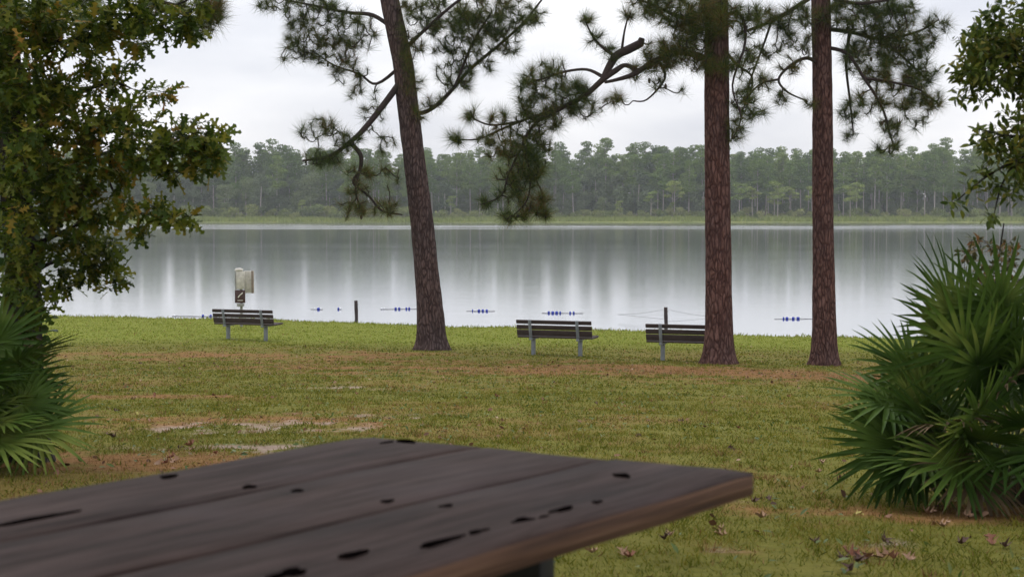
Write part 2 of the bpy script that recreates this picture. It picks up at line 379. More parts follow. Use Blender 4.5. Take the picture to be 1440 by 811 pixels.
# ------------------------------------------------------------------ pines by the shore
M_BARK = bark_mat('pine bark', (.022, .010, .009), (.095, .043, .035), (.23, .125, .105), 15, (1, 1, .30), .03)
M_BARK2 = bark_mat('grey brown pine bark', (.020, .012, .011), (.080, .048, .043), (.20, .135, .125), 16, (1, 1, .28), .03)
M_TWIG = plain('pine twig', (.030, .019, .016), .95, .5, 30)
M_NEEDLE = leaf_mat('pine needles', [(.15, (.025, .050, .010)), (.42, (.050, .085, .014)), (.62, (.10, .135, .020)), (.78, (.15, .12, .03)), (.92, (.20, .09, .03))], .6, True, .3, .9, .12)
M_CONE = plain('pine cone', (.07, .045, .03), .9, .3, 60)
def needles(mb, tips, rng, ln=(.24, .40), n=95, spread=1.0):
    pos = []; dr = []; nm = []; sc = []
    for p_, d in tips:
        k = int(n*rng.uniform(.6, 1.3)); L_ = rng.uniform(*ln)
        v = rng.normal(0, 1, (k, 3)); v /= np.linalg.norm(v, axis=1)[:, None]
        w = d[None]*rng.uniform(.15, 1.3, (k, 1))+v*spread+np.array([0, 0, -.12]); w /= np.linalg.norm(w, axis=1)[:, None]
        pos.append(p_[None]-d[None]*rng.uniform(0, .16, (k, 1))); dr.append(w); nm.append(rng.normal(0, 1, (k, 3))); sc.append(L_*rng.uniform(.75, 1.1, k))
    if pos: scatter(mb, *NEEDLE, np.vstack(pos), np.vstack(dr), np.vstack(nm), np.concatenate(sc))
def trunk_mesh(mb, pts, rad, rng, seg=28, flare=.6, roots=7):
    """round trunk with uneven bark outline and a root flare"""
    pts = np.asarray(pts, float); rad = np.asarray(rad, float)
    L_ = np.concatenate([[0], np.cumsum(np.linalg.norm(np.diff(pts, axis=0), axis=1))]); zz = np.concatenate([np.arange(0, 10, .07), np.arange(10, L_[-1], .4)]); zz = zz[zz < L_[-1]]
    C = np.stack([np.interp(zz, L_, pts[:, k]) for k in range(3)], 1); r = np.interp(zz, L_, rad)
    ks = np.ones(7)/7
    for k in range(2): C[:, k] = np.convolve(np.pad(C[:, k], 3, 'edge'), ks, 'valid')
    a = np.linspace(0, 2*np.pi, seg, endpoint=False); A, Z = np.meshgrid(a, zz)
    ph = rng.uniform(0, 6)
    nz = fbm(A*4.5+ph, Z*2.2, int(rng.integers(1e6)), 3)-.5
    per = fbm(np.cos(A)*3+ph, np.sin(A)*3+Z*1.4, int(rng.integers(1e6)), 3)-.5
    F = np.exp(-Z/.20)*flare*(.40+.60*np.abs(np.sin(A*roots/2+ph+.8*np.sin(A*2+ph))))+np.exp(-Z/.7)*.14
    rr = r[:, None]*(1+.10*nz+.10*per+F)
    v = np.stack([C[:, 0:1]+rr*np.cos(A), C[:, 1:2]+rr*np.sin(A), np.broadcast_to(C[:, 2:3], A.shape)], -1).reshape(-1, 3)
    m_ = len(zz); i, j = np.meshgrid(np.arange(m_-1), np.arange(seg), indexing='ij'); j2 = (j+1) % seg
    mb.add(v, np.stack([i*seg+j, i*seg+j2, (i+1)*seg+j2, (i+1)*seg+j], -1).reshape(-1, 4))
def cone(mb, q, s=.05):
    a = np.linspace(0, 1, 8); prof = np.sin(np.pi*(a*.86+.1))**.8*s*.62
    mb.tube([q+np.array([0, 0, -2.4*s*k]) for k in a], prof, 9)
def pine(name_label, base, d0, line, limbs, masses, seed, cones=(), height=21, upper=True, lab_group='pines by the lake shore', dens=.0148):
    rng = rng_(seed); ppm = FPX/d0
    gx, gy = (base[0]-720)/FPX*d0, d0; gz = float(ground_h(gx, gy))
    root = empty('pine_tree', (gx, gy, gz), name_label, 'tree', lab_group)
    pts = [np.array([gx, gy, gz-.08])]; rad = [line[0][2]/ppm]
    for (px, py, r) in line[1:]: pts.append(unproj(px, py, d0)); rad.append(r/ppm)
    top = pts[-1]; dv = (pts[-1]-pts[-2]); dv /= dv[2]; z = top[2]; q = top.copy(); r = rad[-1]
    while z < gz+height:
        q = q+np.array([dv[0]*.6+rng.normal(0, .04), rng.normal(0, .05), 1.]) ; z = q[2]; r *= .93; pts.append(q.copy()); rad.append(r)
    L0 = np.array([gx, gy, gz]); loc = lambda a: np.asarray(a)-L0
    mb = MB(); trunk_mesh(mb, loc(pts), rad, rng); mb.build('trunk', M_BARK2 if seed in (11, 44) else M_BARK, root, smooth=True)
    sk = Skel(); sk.line(loc(pts), np.array(rad)*.5, None, 4); nt_ = len(sk.p)
    for lm in limbs:
        dd = lm[0]; P = [unproj(x, y, d0+dz) for (x, y, dz, _) in lm[1]]; sk.limb([loc(a) for a in P], [q[3]/ppm for q in lm[1]])
    tg = [loc(a) for a in pix_mass(rng, masses, d0, dens, ppm)]
    if upper:  # the crown above the picture: whorls of boughs up to the tip
        zt = np.array(pts)[:, 2]; z = top[2]+.6
        while z < gz+height-.3:
            f = (gz+height-z)/(gz+height-top[2]); c_ = np.array([np.interp(z, zt, np.array(pts)[:, k]) for k in range(3)])
            a = rng.uniform(0, 6.3); l = (1.0+2.6*min(1, f*1.4))*rng.uniform(.7, 1.1)
            e_ = c_+np.array([math.cos(a)*l, math.sin(a)*l, .25*l]); m_ = (c_+e_)/2+np.array([0, 0, -.1*l])
            sk.limb([loc(c_), loc(m_), loc(e_)], [.045, .03, .014], 4)
            for _ in range(16):
                u = rng.normal(0, 1, 3)*np.array([.45, .45, .3])*l*.5; tg.append(loc(c_+(e_-c_)*rng.uniform(.45, 1.1)+u))
            z += rng.uniform(.35, .6)
    # keep the twigs off the trunk itself: they start from limbs wherever a limb is near
    sk.grow(tg, rng, .013, 9, .26, 1.3, 0, .5)
    mb = MB(); sk.mesh(mb, start=nt_); mb.build('limbs', M_TWIG, root, smooth=True)
    tips = list(sk.tips)
    mb = MB(); needles(mb, tips, rng); mb.build('crown', M_NEEDLE, root)
    for (x, y, dz) in cones:
        mb = MB(); cone(mb, loc(unproj(x, y, d0+dz))); mb.build('pine_cone', M_CONE, root, smooth=True)
    return root

pine('leaning pine with curved trunk, left of the three tall shore pines', (608, 488), 39.3,
     [(608, 488, 19), (606, 450, 18.5), (600, 380, 17), (592, 300, 16), (583, 230, 15.5), (575, 160, 15), (567, 90, 14.5), (554, 30, 13.5), (546, -10, 13), (538, -70, 12)],
     [(0, [(572, 112, 0, 5), (545, 140, -.25, 4.6), (515, 178, -.5, 4), (492, 200, -.6, 3.4), (462, 220, -.6, 2.4), (425, 226, -.7, 1.4)]),
      (0, [(492, 200, -.6, 3.4), (507, 218, -.6, 3.2), (506, 240, -.5, 2.6), (497, 257, -.5, 2), (519, 276, -.4, 1.7), (537, 296, -.3, 1.4), (566, 302, -.2, .9)]),
      (0, [(505, 236, -.5, 2), (500, 270, -.6, 1.6), (512, 302, -.6, 1)]),
      (0, [(578, 160, 0, 3.4), (600, 157, .3, 3.2), (625, 138, .6, 3), (661, 98, .8, 2.6), (705, 61, 1, 2.2), (738, 30, 1, 1.8), (768, -8, 1, 1.2)]),
      (0, [(625, 138, .6, 3), (640, 120, .3, 2), (665, 60, .2, 1.8), (690, 20, .2, 1.2)]),
      (0, [(556, 40, 0, 3.4), (525, 22, .3, 3), (490, 18, .5, 2.4), (440, 8, .6, 1.8), (400, 0, .5, 1)]),
      (0, [(570, 95, 0, 3), (530, 118, .5, 2), (505, 104, .7, 1.5), (470, 92, .8, 1.2), (440, 72, .8, 1)]),
      (0, [(565, 70, 0, 3), (600, 40, -.5, 2.5), (640, 5, -.8, 2), (680, -20, -1, 1.4)])],
     [(385, 6, 28, 12, .5), (440, 12, 55, 22, .5, 1.0), (430, 50, 40, 26, .7), (465, 75, 45, 26, .8, .9), (500, 40, 35, 30, .4, .9), (415, 75, 25, 12, .8, .6),
      (490, 100, 30, 18, .7, .7), (510, 130, 25, 18, .4, .5), (448, 180, 30, 16, -.6, 1.0), (480, 200, 30, 18, -.6, .9), (455, 222, 34, 13, -.6, 1.2), (520, 165, 22, 20, -.3, .6),
      (510, 250, 24, 20, -.5, .9), (500, 285, 26, 22, -.5, .9), (545, 292, 26, 12, -.3, 1.0), (548, 245, 16, 22, -.4, .5), (545, 200, 14, 18, -.3, .6),
      (690, 20, 70, 32, .6, 1.25), (640, 45, 45, 38, .2, 1.15), (700, 60, 35, 24, .9, .8), (640, 105, 32, 26, .5, 1.0), (665, 90, 30, 22, .6, .7), (575, 60, 22, 28, -.5, .8), (578, 110, 18, 22, -.45, .7), (585, 160, 15, 12, -.4, .8),
      (600, 15, 40, 26, -.4, 1.0), (745, 20, 28, 18, 1, .7), (608, 140, 18, 16, .4, .7)], 11,
     cones=[(405, 64, .7), (461, 88, .8), (508, 302, -.6), (470, 60, .7)])
pine('straight reddish pine, the middle one, half hiding the right-hand bench', (1012, 508), 33.6,
     [(1012, 508, 19.5), (1011, 470, 19), (1010, 350, 18), (1009, 250, 17.5), (1008, 120, 17), (1007, 0, 16), (1007, -60, 15.5)],
     [(0, [(1000, 76, 0, 5), (960, 74, -.3, 4.6), (925, 84, -.5, 4.4), (892, 104, -.5, 3.8), (868, 112, -.4, 2.6), (850, 116, -.4, 2)]),
      (0, [(895, 100, -.5, 4), (880, 92, -.4, 3), (865, 100, -.4, 4.2), (848, 112, -.4, 4.2), (823, 134, -.3, 3.8), (790, 152, -.2, 3.2), (755, 172, 0, 2.6), (735, 205, 0, 2), (745, 240, 0, 1.6), (742, 280, 0, 1.2), (720, 305, 0, .8)]),
      (0, [(848, 112, -.4, 4.4), (858, 92, -.35, 5.5), (868, 78, -.3, 6), (884, 70, -.3, 6.2), (900, 62, -.25, 6)]),
      (0, [(900, 62, -.25, 6), (901, 60, -.25, 5.5), (903, 54, -.25, 4)]),
      (0, [(848, 110, -.4, 3), (825, 98, -.2, 2), (790, 102, 0, 1.8), (760, 112, 0, 1.5), (732, 118, .1, 1)]),
      (0, [(864, 80, -.3, 3), (842, 62, -.3, 2), (830, 45, -.3, 1.4), (822, 26, -.2, 1)]),
      (0, [(872, 72, -.3, 2.2), (878, 45, -.3, 1.4), (884, 22, -.3, 1)]),
      (0, [(790, 152, -.2, 3), (740, 168, .1, 2), (705, 182, .2, 1.6), (672, 196, .2, 1.2), (640, 196, .2, .9)]),
      (0, [(730, 172, .1, 2), (690, 176, .1, 1.4), (660, 164, .1, 1)]),
      (0, [(735, 205, 0, 2), (715, 245, -.2, 1.4), (705, 275, -.2, 1.2), (675, 288, -.2, .8)]),
      (0, [(742, 240, 0, 1.6), (762, 270, .2, 1.2), (765, 300, .2, .8)]),
      (0, [(925, 86, -.5, 3), (935, 110, -.4, 1.6), (910, 140, -.3, 1.2), (890, 142, -.3, .9)]),
      (0, [(1005, 20, 0, 4), (960, 25, -.4, 3), (920, 8, -.6, 2), (880, -8, -.6, 1.4)]),
      (0, [(1010, 40, 0, 3.5), (1040, 20, -.3, 2.4), (1048, 60, -.4, 1.8), (1030, 120, -.4, 1.4), (1042, 165, -.4, 1), (1030, 195, -.4, .8)]),
      (0, [(1012, 60, 0, 3), (1035, 90, .2, 1.8), (1058, 110, .2, 1.4), (1050, 150, .2, 1)])],
     [(822, 26, 10, 5, -.2, 3), (884, 20, 10, 5, -.3, 3), (840, 55, 16, 12, -.3, .8), (855, 75, 20, 12, -.3, .8), (775, 100, 30, 18, 0, .9), (740, 115, 22, 16, 0, 1), (745, 140, 25, 16, 0, .9),
      (800, 130, 34, 22, -.2, 1.3), (765, 160, 40, 22, 0, 1.2), (820, 150, 26, 20, -.1, .9), (715, 168, 26, 14, .1, 1), (657, 160, 13, 8, .1, 1.8), (640, 194, 10, 6, .2, 3), (680, 190, 20, 10, .2, 1),
      (715, 205, 38, 22, 0, 1.1), (745, 200, 34, 24, 0, 1.0), (725, 240, 34, 22, 0, .9), (750, 235, 22, 20, .1, 1), (730, 275, 38, 18, 0, .9), (735, 300, 42, 11, 0, 1.1), (765, 285, 14, 22, .1, .9), (685, 285, 14, 8, -.2, 1.4),
      (868, 138, 20, 10, -.3, 1), (900, 100, 20, 12, -.4, .8), (961, 126, 6, 4, -.3, 2.5), (925, 120, 18, 12, -.4, .6),
      (940, 75, 38, 22, -.5, 1.7), (975, 50, 34, 34, -.5, 1.5), (945, 15, 50, 24, -.5, 1.3), (985, 90, 22, 16, -.5, 1.3), (1005, 20, 40, 26, -.6, 1.1), (900, -2, 30, 10, -.6, .9), (1020, 90, 14, 16, -.6, .8),
      (1048, 30, 22, 30, -.2, 1), (1045, 90, 22, 26, -.1, .8), (1045, 140, 20, 26, -.1, .7), (1036, 185, 16, 20, -.3, 1), (1055, 165, 12, 12, .2, .8)], 22,
     cones=[(913, 110, -.4), (936, 118, -.4), (1040, 150, -.3)])
pine('straight slimmer pine, right of the three tall shore pines', (1160, 503), 35.2,
     [(1160, 503, 17), (1159, 470, 16.5), (1158, 380, 15), (1157, 280, 14.5), (1157, 150, 14), (1155, 40, 13.5), (1153, -60, 13)],
     [(0, [(1157, 87, 0, 3.4), (1135, 82, -.2, 2.6), (1112, 92, -.4, 2), (1095, 112, -.5, 1.8), (1108, 130, -.5, 1.4), (1135, 142, -.5, .9)]),
      (0, [(1095, 112, -.5, 1.8), (1070, 118, -.5, 1.4), (1050, 140, -.5, 1.1), (1040, 175, -.5, .8)]),
      (0, [(1156, -10, 0, 4), (1120, 10, .3, 3.2), (1085, 30, .5, 2.8), (1050, 44, .6, 2)]),
      (0, [(1085, 30, .5, 2), (1075, 60, .5, 1.6), (1058, 105, .5, 1.4), (1050, 130, .5, 1)]),
      (0, [(1157, 30, 0, 3.6), (1195, 45, .2, 3), (1240, 55, .4, 2.4), (1290, 45, .5, 1.8), (1320, 28, .5, 1)]),
      (0, [(1157, 60, 0, 3), (1190, 75, -.2, 2.6), (1215, 110, -.3, 2.2), (1240, 150, -.3, 1.8), (1252, 190, -.3, 1.4), (1258, 208, -.3, 1)]),
      (0, [(1215, 110, -.3, 2), (1250, 115, -.2, 1.8), (1290, 125, 0, 1.4), (1318, 145, 0, 1)]),
      (0, [(1195, 45, .2, 2.8), (1190, 90, .5, 2), (1195, 140, .5, 1.6), (1200, 185, .5, 1)]),
      (0, [(1240, 55, .4, 2.4), (1275, 85, .6, 1.8), (1300, 110, .6, 1.2)]),
      (0, [(1157, 0, 0, 3.6), (1200, 5, -.4, 2.6), (1250, 0, -.6, 2)])],
     [(1138, 145, 10, 6, -.5, 2.4), (1098, 138, 12, 8, -.5, 1.8), (1110, 90, 20, 14, -.4, .8), (1075, 115, 18, 14, -.5, .9), (1050, 150, 14, 18, -.4, .9), (1075, 160, 8, 6, -.4, 1.5),
      (1090, 25, 36, 20, .4, 1.1), (1110, 60, 26, 18, .2, .8), (1065, 75, 20, 18, .5, .8), (1135, 20, 18, 20, -.4, 1), (1140, 60, 14, 16, -.4, .8),
      (1200, 20, 46, 26, -.2, 1.2), (1250, 20, 46, 24, -.2, 1.3), (1235, 65, 46, 26, .3, 1.4), (1285, 60, 34, 26, .5, 1.2), (1320, 30, 22, 14, .5, .9), (1205, 85, 26, 22, .0, .9),
      (1250, 105, 40, 24, .1, 1.1), (1295, 105, 28, 24, .3, 1.2), (1275, 140, 34, 20, .0, 1.1), (1225, 140, 28, 22, -.1, .8), (1310, 140, 18, 18, .1, 1), (1195, 160, 14, 22, .5, 1), (1197, 190, 10, 10, .5, 1.6),
      (1250, 180, 28, 14, -.3, 1.1), (1250, 205, 30, 8, -.3, 1.0), (1290, 170, 14, 14, 0, .8)], 33,
     cones=[(1148, 75, -.4), (1225, 80, .1), (1240, 170, -.3)])
pine('pine behind the broadleaf tree at left, one bough showing past the leaves', (-60, 528), 28,
     [(-60, 528, 17), (-62, 400, 15), (-64, 200, 14), (-62, 0, 13), (-60, -80, 13)],
     [(0, [(-62, -20, 0, 5), (60, -25, -.5, 4), (180, -5, -.6, 3), (250, 8, -.6, 2.2), (296, 22, -.6, 1.6), (308, 32, -.6, 1.2)])],
     [(300, 20, 16, 14, -.6, 2.2), (290, 0, 25, 8, -.6, 1.5), (285, 40, 14, 16, -.6, 1), (230, 10, 40, 16, -.6, .8), (120, 0, 60, 20, -.6, .6)], 44, height=18, lab_group=None)

# ------------------------------------------------------------------ broadleaf trees framing the view
M_OAKBARK = bark_mat('oak bark', (.02, .017, .014), (.055, .047, .04), (.09, .08, .07), 20, (1, 1, .35), .015)
M_OAKLEAF = leaf_mat('oak leaves', [(.05, (.022, .042, .006)), (.34, (.060, .095, .010)), (.56, (.12, .155, .016)), (.76, (.19, .19, .025)), (.9, (.32, .18, .03)), (1, (.40, .12, .03))], .5, True, .35, 1.2, .15)
M_SMALLLEAF = leaf_mat('small leaves', [(.1, (.035, .062, .010)), (.42, (.078, .115, .016)), (.7, (.15, .18, .028)), (.95, (.26, .20, .04))], .5, True, .35, 1.5, .18)
M_VINE = leaf_mat('vine leaves', [(.1, (.05, .10, .03)), (.6, (.09, .16, .05)), (.95, (.16, .22, .08))], .4, True, .3, 2, .4)
def leaves_at(mb, tips, rng, tmpl, n, size, spread=1.1, back=.12, droop=.25):
    pos = []; dr = []; nm = []; sc = []
    for p_, d in tips:
        k = max(2, int(n*rng.uniform(.6, 1.4))); v = rng.normal(0, 1, (k, 3)); v /= np.linalg.norm(v, axis=1)[:, None]
        w = d[None]*rng.uniform(.1, 1, (k, 1))+v*spread+np.array([0, 0, -droop]); w /= np.linalg.norm(w, axis=1)[:, None]
        pos.append(p_[None]-d[None]*rng.uniform(0, back, (k, 1))+w*.01); dr.append(w)
        nm.append(rng.normal(0, .55, (k, 3))+np.array([0, 0, 1.])); sc.append(rng.uniform(size[0], size[1], k))
    scatter(mb, *tmpl, np.vstack(pos), np.vstack(dr), np.vstack(nm), np.concatenate(sc))
def rnd_mass(rng, c, r, n):
    o = []
    while len(o) < n:
        u = rng.uniform(-1, 1, 3)
        if (u**2).sum() < 1: o.append(np.array(c)+u*np.array(r))
    return o
# left: lobed-leaf oak with a vine
d0 = 11.0; ppm = FPX/d0; rng = rng_(5)
gx = (36-720)/FPX*d0; gz = float(ground_h(gx, d0)); L0 = np.array([gx, d0, gz]); loc = lambda a: np.asarray(a)-L0
oak = empty('oak_tree', L0, 'dark leafy oak with lobed leaves filling the upper left corner, vine on its trunk', 'tree')
tp = [np.array([gx, d0, gz-.1])]+[unproj(x, y, d0) for x, y in ((34, 560), (33, 430), (28, 340), (20, 250), (16, 150), (10, 40), (0, -120), (-20, -350), (-30, -560))]
tr = [.15, .13, .118, .108, .10, .09, .08, .07, .05, .03]
mb = MB(); trunk_mesh(mb, loc(tp), tr, rng, 22, .35); mb.build('trunk', M_OAKBARK, oak, smooth=True)
sk = Skel(); sk.line(loc(tp), np.array(tr)*.5, None, 6); n0 = len(sk.p)
for pl in [[(22, 290, 0, 7), (80, 240, -.1, 4), (150, 215, .1, 2.8), (215, 208, .1, 2), (280, 205, -.1, 1.2)], [(20, 250, 0, 7), (70, 160, .3, 5), (125, 125, .4, 3), (165, 118, .3, 1.8), (185, 125, .3, 1)],
           [(28, 360, 0, 5), (80, 330, .1, 3), (140, 305, .1, 2.2), (200, 300, -.1, 1.5), (262, 312, -.3, .9)], [(30, 390, 0, 5), (70, 370, .3, 3), (120, 365, .3, 2.2), (160, 390, .3, 1.4)],
           [(12, 60, 0, 6), (80, 60, .1, 4), (150, 50, .1, 3), (220, 20, 0, 2), (275, -5, -.2, 1.3)], [(10, 0, 0, 7), (60, -80, .6, 5), (150, -150, 1, 4), (260, -180, 1.2, 3)],
           [(150, 240, -.3, 3), (155, 228, -.2, 2), (150, 245, .1, 2), (160, 270, .1, 1.6)]]:
    sk.limb([loc(unproj(x, y, d0+dz)) for x, y, dz, _ in pl], [q[3]/ppm for q in pl])
masses = [(20, 30, 55, 50, -.3), (80, 40, 55, 50, .2), (140, 30, 60, 38, -.3), (205, 18, 55, 24, -.4), (255, 35, 36, 26, -.4, .9), (275, 8, 22, 12, -.4), (15, 120, 50, 50, -.4), (80, 120, 50, 45, 0), (150, 100, 42, 30, .3, .9), (180, 62, 30, 22, 0, .8),
          (225, 130, 28, 14, .4, .8), (100, 180, 60, 38, -.2), (30, 210, 50, 45, .3), (165, 165, 40, 26, -.3), (210, 200, 40, 34, -.4), (262, 190, 36, 28, -.4, 1.2), (300, 205, 30, 26, -.4, 1.3), (285, 232, 32, 16, -.4, 1.2), (225, 235, 30, 14, -.4),
          (150, 235, 50, 36, -.2, .85), (80, 260, 55, 36, -.3), (20, 300, 36, 40, .3, .7), (120, 300, 60, 26, -.2), (195, 290, 40, 16, -.4, 1.1), (240, 302, 24, 14, -.5, 1.2), (268, 310, 14, 12, -.5, 1.6), (195, 325, 18, 10, -.4), (90, 345, 50, 26, 0, 1), (140, 350, 40, 20, .2, 1.1),
          (150, 385, 30, 18, .3, 1.1), (105, 385, 36, 18, .2), (70, 405, 26, 16, .1, .8), (60, 430, 18, 14, -.3, 1), (30, 400, 34, 30, -.45, .9), (40, 455, 34, 22, -.4, .7), (20, 350, 34, 40, -.5, .5), (-40, 100, 50, 120, 0, .6), (-50, 280, 40, 80, 0, .6)]
tg = [loc(a) for a in pix_mass(rng, masses + [(30, 230, 40, 200, -.45, .5), (110, 230, 70, 110, -.1, .15), (190, 180, 50, 40, .1, .3)], d0, .0052, ppm)]
big = [((-3.4, 11, 6.6), (2.2, 2.4, 1.2), 230), ((-1.9, 10.5, 7.4), (1.6, 2.2, .9), 140), ((-5.2, 10.5, 5.6), (1.4, 2.2, 1.9), 170), ((-3.6, 12.8, 5.4), (1.6, 1.2, 1.6), 130)]
for c_, r_, n_ in big: tg += [loc(q) for q in rnd_mass(rng, c_, r_, n_) if not (-.36 < (q[0]/q[1]+.17) and q[2] < 4.05+.14*q[1] and q[1] > 1 and q[0] > -3.6)]
sk.grow(tg, rng, .0022, 6, .14, .1, 0, .25)
mb = MB(); sk.mesh(mb, start=n0, thick=.012); mb.build('limbs', M_OAKBARK, oak, smooth=True)
mb = MB(); leaves_at(mb, sk.tips, rng, OAK_LEAF, 10, (.07, .13)); mb.build('crown', M_OAKLEAF, oak)
mb = MB(); tips = []
for k in range(120):
    a = rng.uniform(0, 6.28); z = rng.uniform(.8, 2.1); f = z/4
    c_ = np.array([np.interp(z+gz, [q[2] for q in tp], [q[i] for q in tp]) for i in range(3)])-L0
    dv = np.array([math.cos(a), math.sin(a), .1]); tips.append((c_+dv*(.12+rng.uniform(0, .08)), dv))
leaves_at(mb, tips, rng, ROUND_LEAF, 2.5, (.05, .085), .8, .03, .5); mb.build('vine_leaves', M_VINE, oak)

# right: small-leaf tree whose trunk stands just outside the picture
d0 = 8.6; ppm = FPX/d0; rng = rng_(6)
gx = 4.15; gz = float(ground_h(gx, d0)); L0 = np.array([gx, d0, gz])
rt = empty('small_leaf_tree', L0, 'overhanging tree with small oval leaves reaching in at the upper right edge', 'tree')
tp = [np.array([gx, d0, gz-.1]), np.array([gx-.05, d0, gz+1]), np.array([gx+.02, d0+.05, gz+2.2]), np.array([gx-.1, d0, gz+3.6]), np.array([gx-.2, d0, gz+5.2])]; tr = [.11, .095, .085, .065, .03]
mb = MB(); trunk_mesh(mb, loc(tp), tr, rng, 20, .35); mb.build('trunk', M_OAKBARK, rt, smooth=True)
sk = Skel(); sk.line(loc(tp), np.array(tr)*.5, None, 6); n0 = len(sk.p)
for pl in [[(1700, 250, 0, 8), (1560, 150, 0, 6), (1460, 90, -.1, 4), (1400, 80, -.1, 2.5), (1365, 100, -.1, 1.4)], [(1700, 330, 0, 7), (1560, 250, -.2, 5), (1470, 200, -.3, 3), (1410, 190, -.3, 2), (1372, 180, -.3, 1.2)],
           [(1480, 205, -.3, 3), (1430, 225, -.3, 2), (1385, 250, -.3, 1.4), (1342, 285, -.3, .8)], [(1430, 225, -.3, 2), (1408, 262, -.3, 1.2), (1396, 312, -.3, .7)], [(1690, 120, 0, 6), (1560, 40, .2, 5), (1470, 0, .3, 3), (1400, -20, .3, 2)]]:
    sk.limb([loc(unproj(x, y, d0+dz)) for x, y, dz, _ in pl], [q[3]/ppm for q in pl])
masses = [(1425, 30, 45, 40, 0), (1372, 28, 14, 16, 0, .6), (1365, 62, 34, 18, 0, 1.1), (1400, 70, 44, 30, 0, 1.2), (1355, 95, 26, 20, 0, 1.1), (1400, 110, 40, 26, -.1), (1365, 140, 22, 12, -.1, 1.2), (1440, 120, 40, 40, 0), (1450, 60, 40, 50, .2),
          (1425, 160, 30, 16, -.2, .8), (1400, 185, 30, 9, -.3, 1.2), (1435, 200, 36, 16, -.3, 1.1), (1380, 195, 18, 8, -.3, 1), (1410, 225, 34, 14, -.3, 1.1), (1440, 245, 26, 22, -.3), (1385, 245, 22, 9, -.3, 1.1), (1362, 262, 14, 7, -.3, 1.2), (1346, 278, 12, 6, -.3, 1.6),
          (1398, 275, 10, 14, -.3, 1.2), (1394, 303, 7, 10, -.3, 1.8), (1400, 205, 40, 22, -.2, .8), (1430, 235, 30, 26, -.1, .8), (1385, 60, 40, 40, .2, .6), (1425, 270, 12, 10, -.3), (1480, 150, 40, 120, 0, .7), (1540, 80, 60, 120, 0, .5)]
tg = [loc(a) for a in pix_mass(rng, masses, d0, .0085, ppm)]
for c_, r_, n_ in [((3.9, 8.4, 6.6), (1.5, 1.8, 1.2), 200), ((4.6, 8.2, 5), (1, 1.3, 1.1), 90), ((3.0, 6.5, 6.6), (1.6, 2, .9), 120)]:
    tg += [loc(q) for q in rnd_mass(rng, c_, r_, n_) if q[2] > 4.05+.155*q[1] or q[0]/q[1] > .36]
sk.grow(tg, rng, .0016, 5, .12, .1, 0, .3)
mb = MB(); sk.mesh(mb, start=n0, thick=.01); mb.build('limbs', M_OAKBARK, rt, smooth=True)
mb = MB(); leaves_at(mb, sk.tips, rng, OVAL_LEAF, 11, (.038, .066), .9, .16, .2); mb.build('crown', M_SMALLLEAF, rt)

# unseen tree added behind the camera, canopy shaped to darken table and near lawn
rng = rng_(8); L0 = np.array([-2.6, -2.0, 2.85])
st = empty('added_shade_tree', L0, 'unseen broad tree added behind the camera to shade the picnic table and near lawn', 'tree')
tp = [L0+np.array(q) for q in ((0, 0, -.1), (.1, 0, 1.2), (.2, .1, 2.6), (.6, .4, 4), (.8, .8, 6))]; tr = [.25, .21, .18, .12, .05]
mb = MB(); trunk_mesh(mb, loc(tp), tr, rng, 24, .3); mb.build('trunk', M_OAKBARK, st, smooth=True)
sk = Skel(); sk.line(loc(tp), np.array(tr)*.5, None, 6); n0 = len(sk.p)
for e_ in ((1, 4.6, 4.2), (3.2, 7.2, 4.6), (3, 3, 4.3), (-1.5, 3, 4), (4.6, .5, 4.5), (-2.5, -.5, 4), (1.5, -2, 4.5)):
    e_ = np.array(e_, float); sk.limb([loc(tp[2]), loc(L0+e_*.5+np.array([0, 0, .9])), loc(L0+e_)], [.08, .06, .02])
tg = []
for c_, r_, n_ in [((-.4, 2.2, 6.6), (3.6, 2.6, .7), 750), ((2.2, .2, 7.2), (2.8, 3, .8), 360), ((-3, -1, 7.2), (2.8, 3, .9), 260), ((.8, 5.2, 7.3), (3.6, 2.4, .9), 520)]:
    tg += [loc(q) for q in rnd_mass(rng, c_, r_, n_) if q[1] < 0 or q[2] > 4.3+.2*q[1]]
sk.grow(tg, rng, .004, 5, .12, .1, 0, .25)
mb = MB(); sk.mesh(mb, start=n0); mb.build('limbs', M_OAKBARK, st, smooth=True)
mb = MB(); leaves_at(mb, sk.tips, rng, OAK_LEAF, 9, (.14, .22)); mb.build('crown', M_OAKLEAF, st)

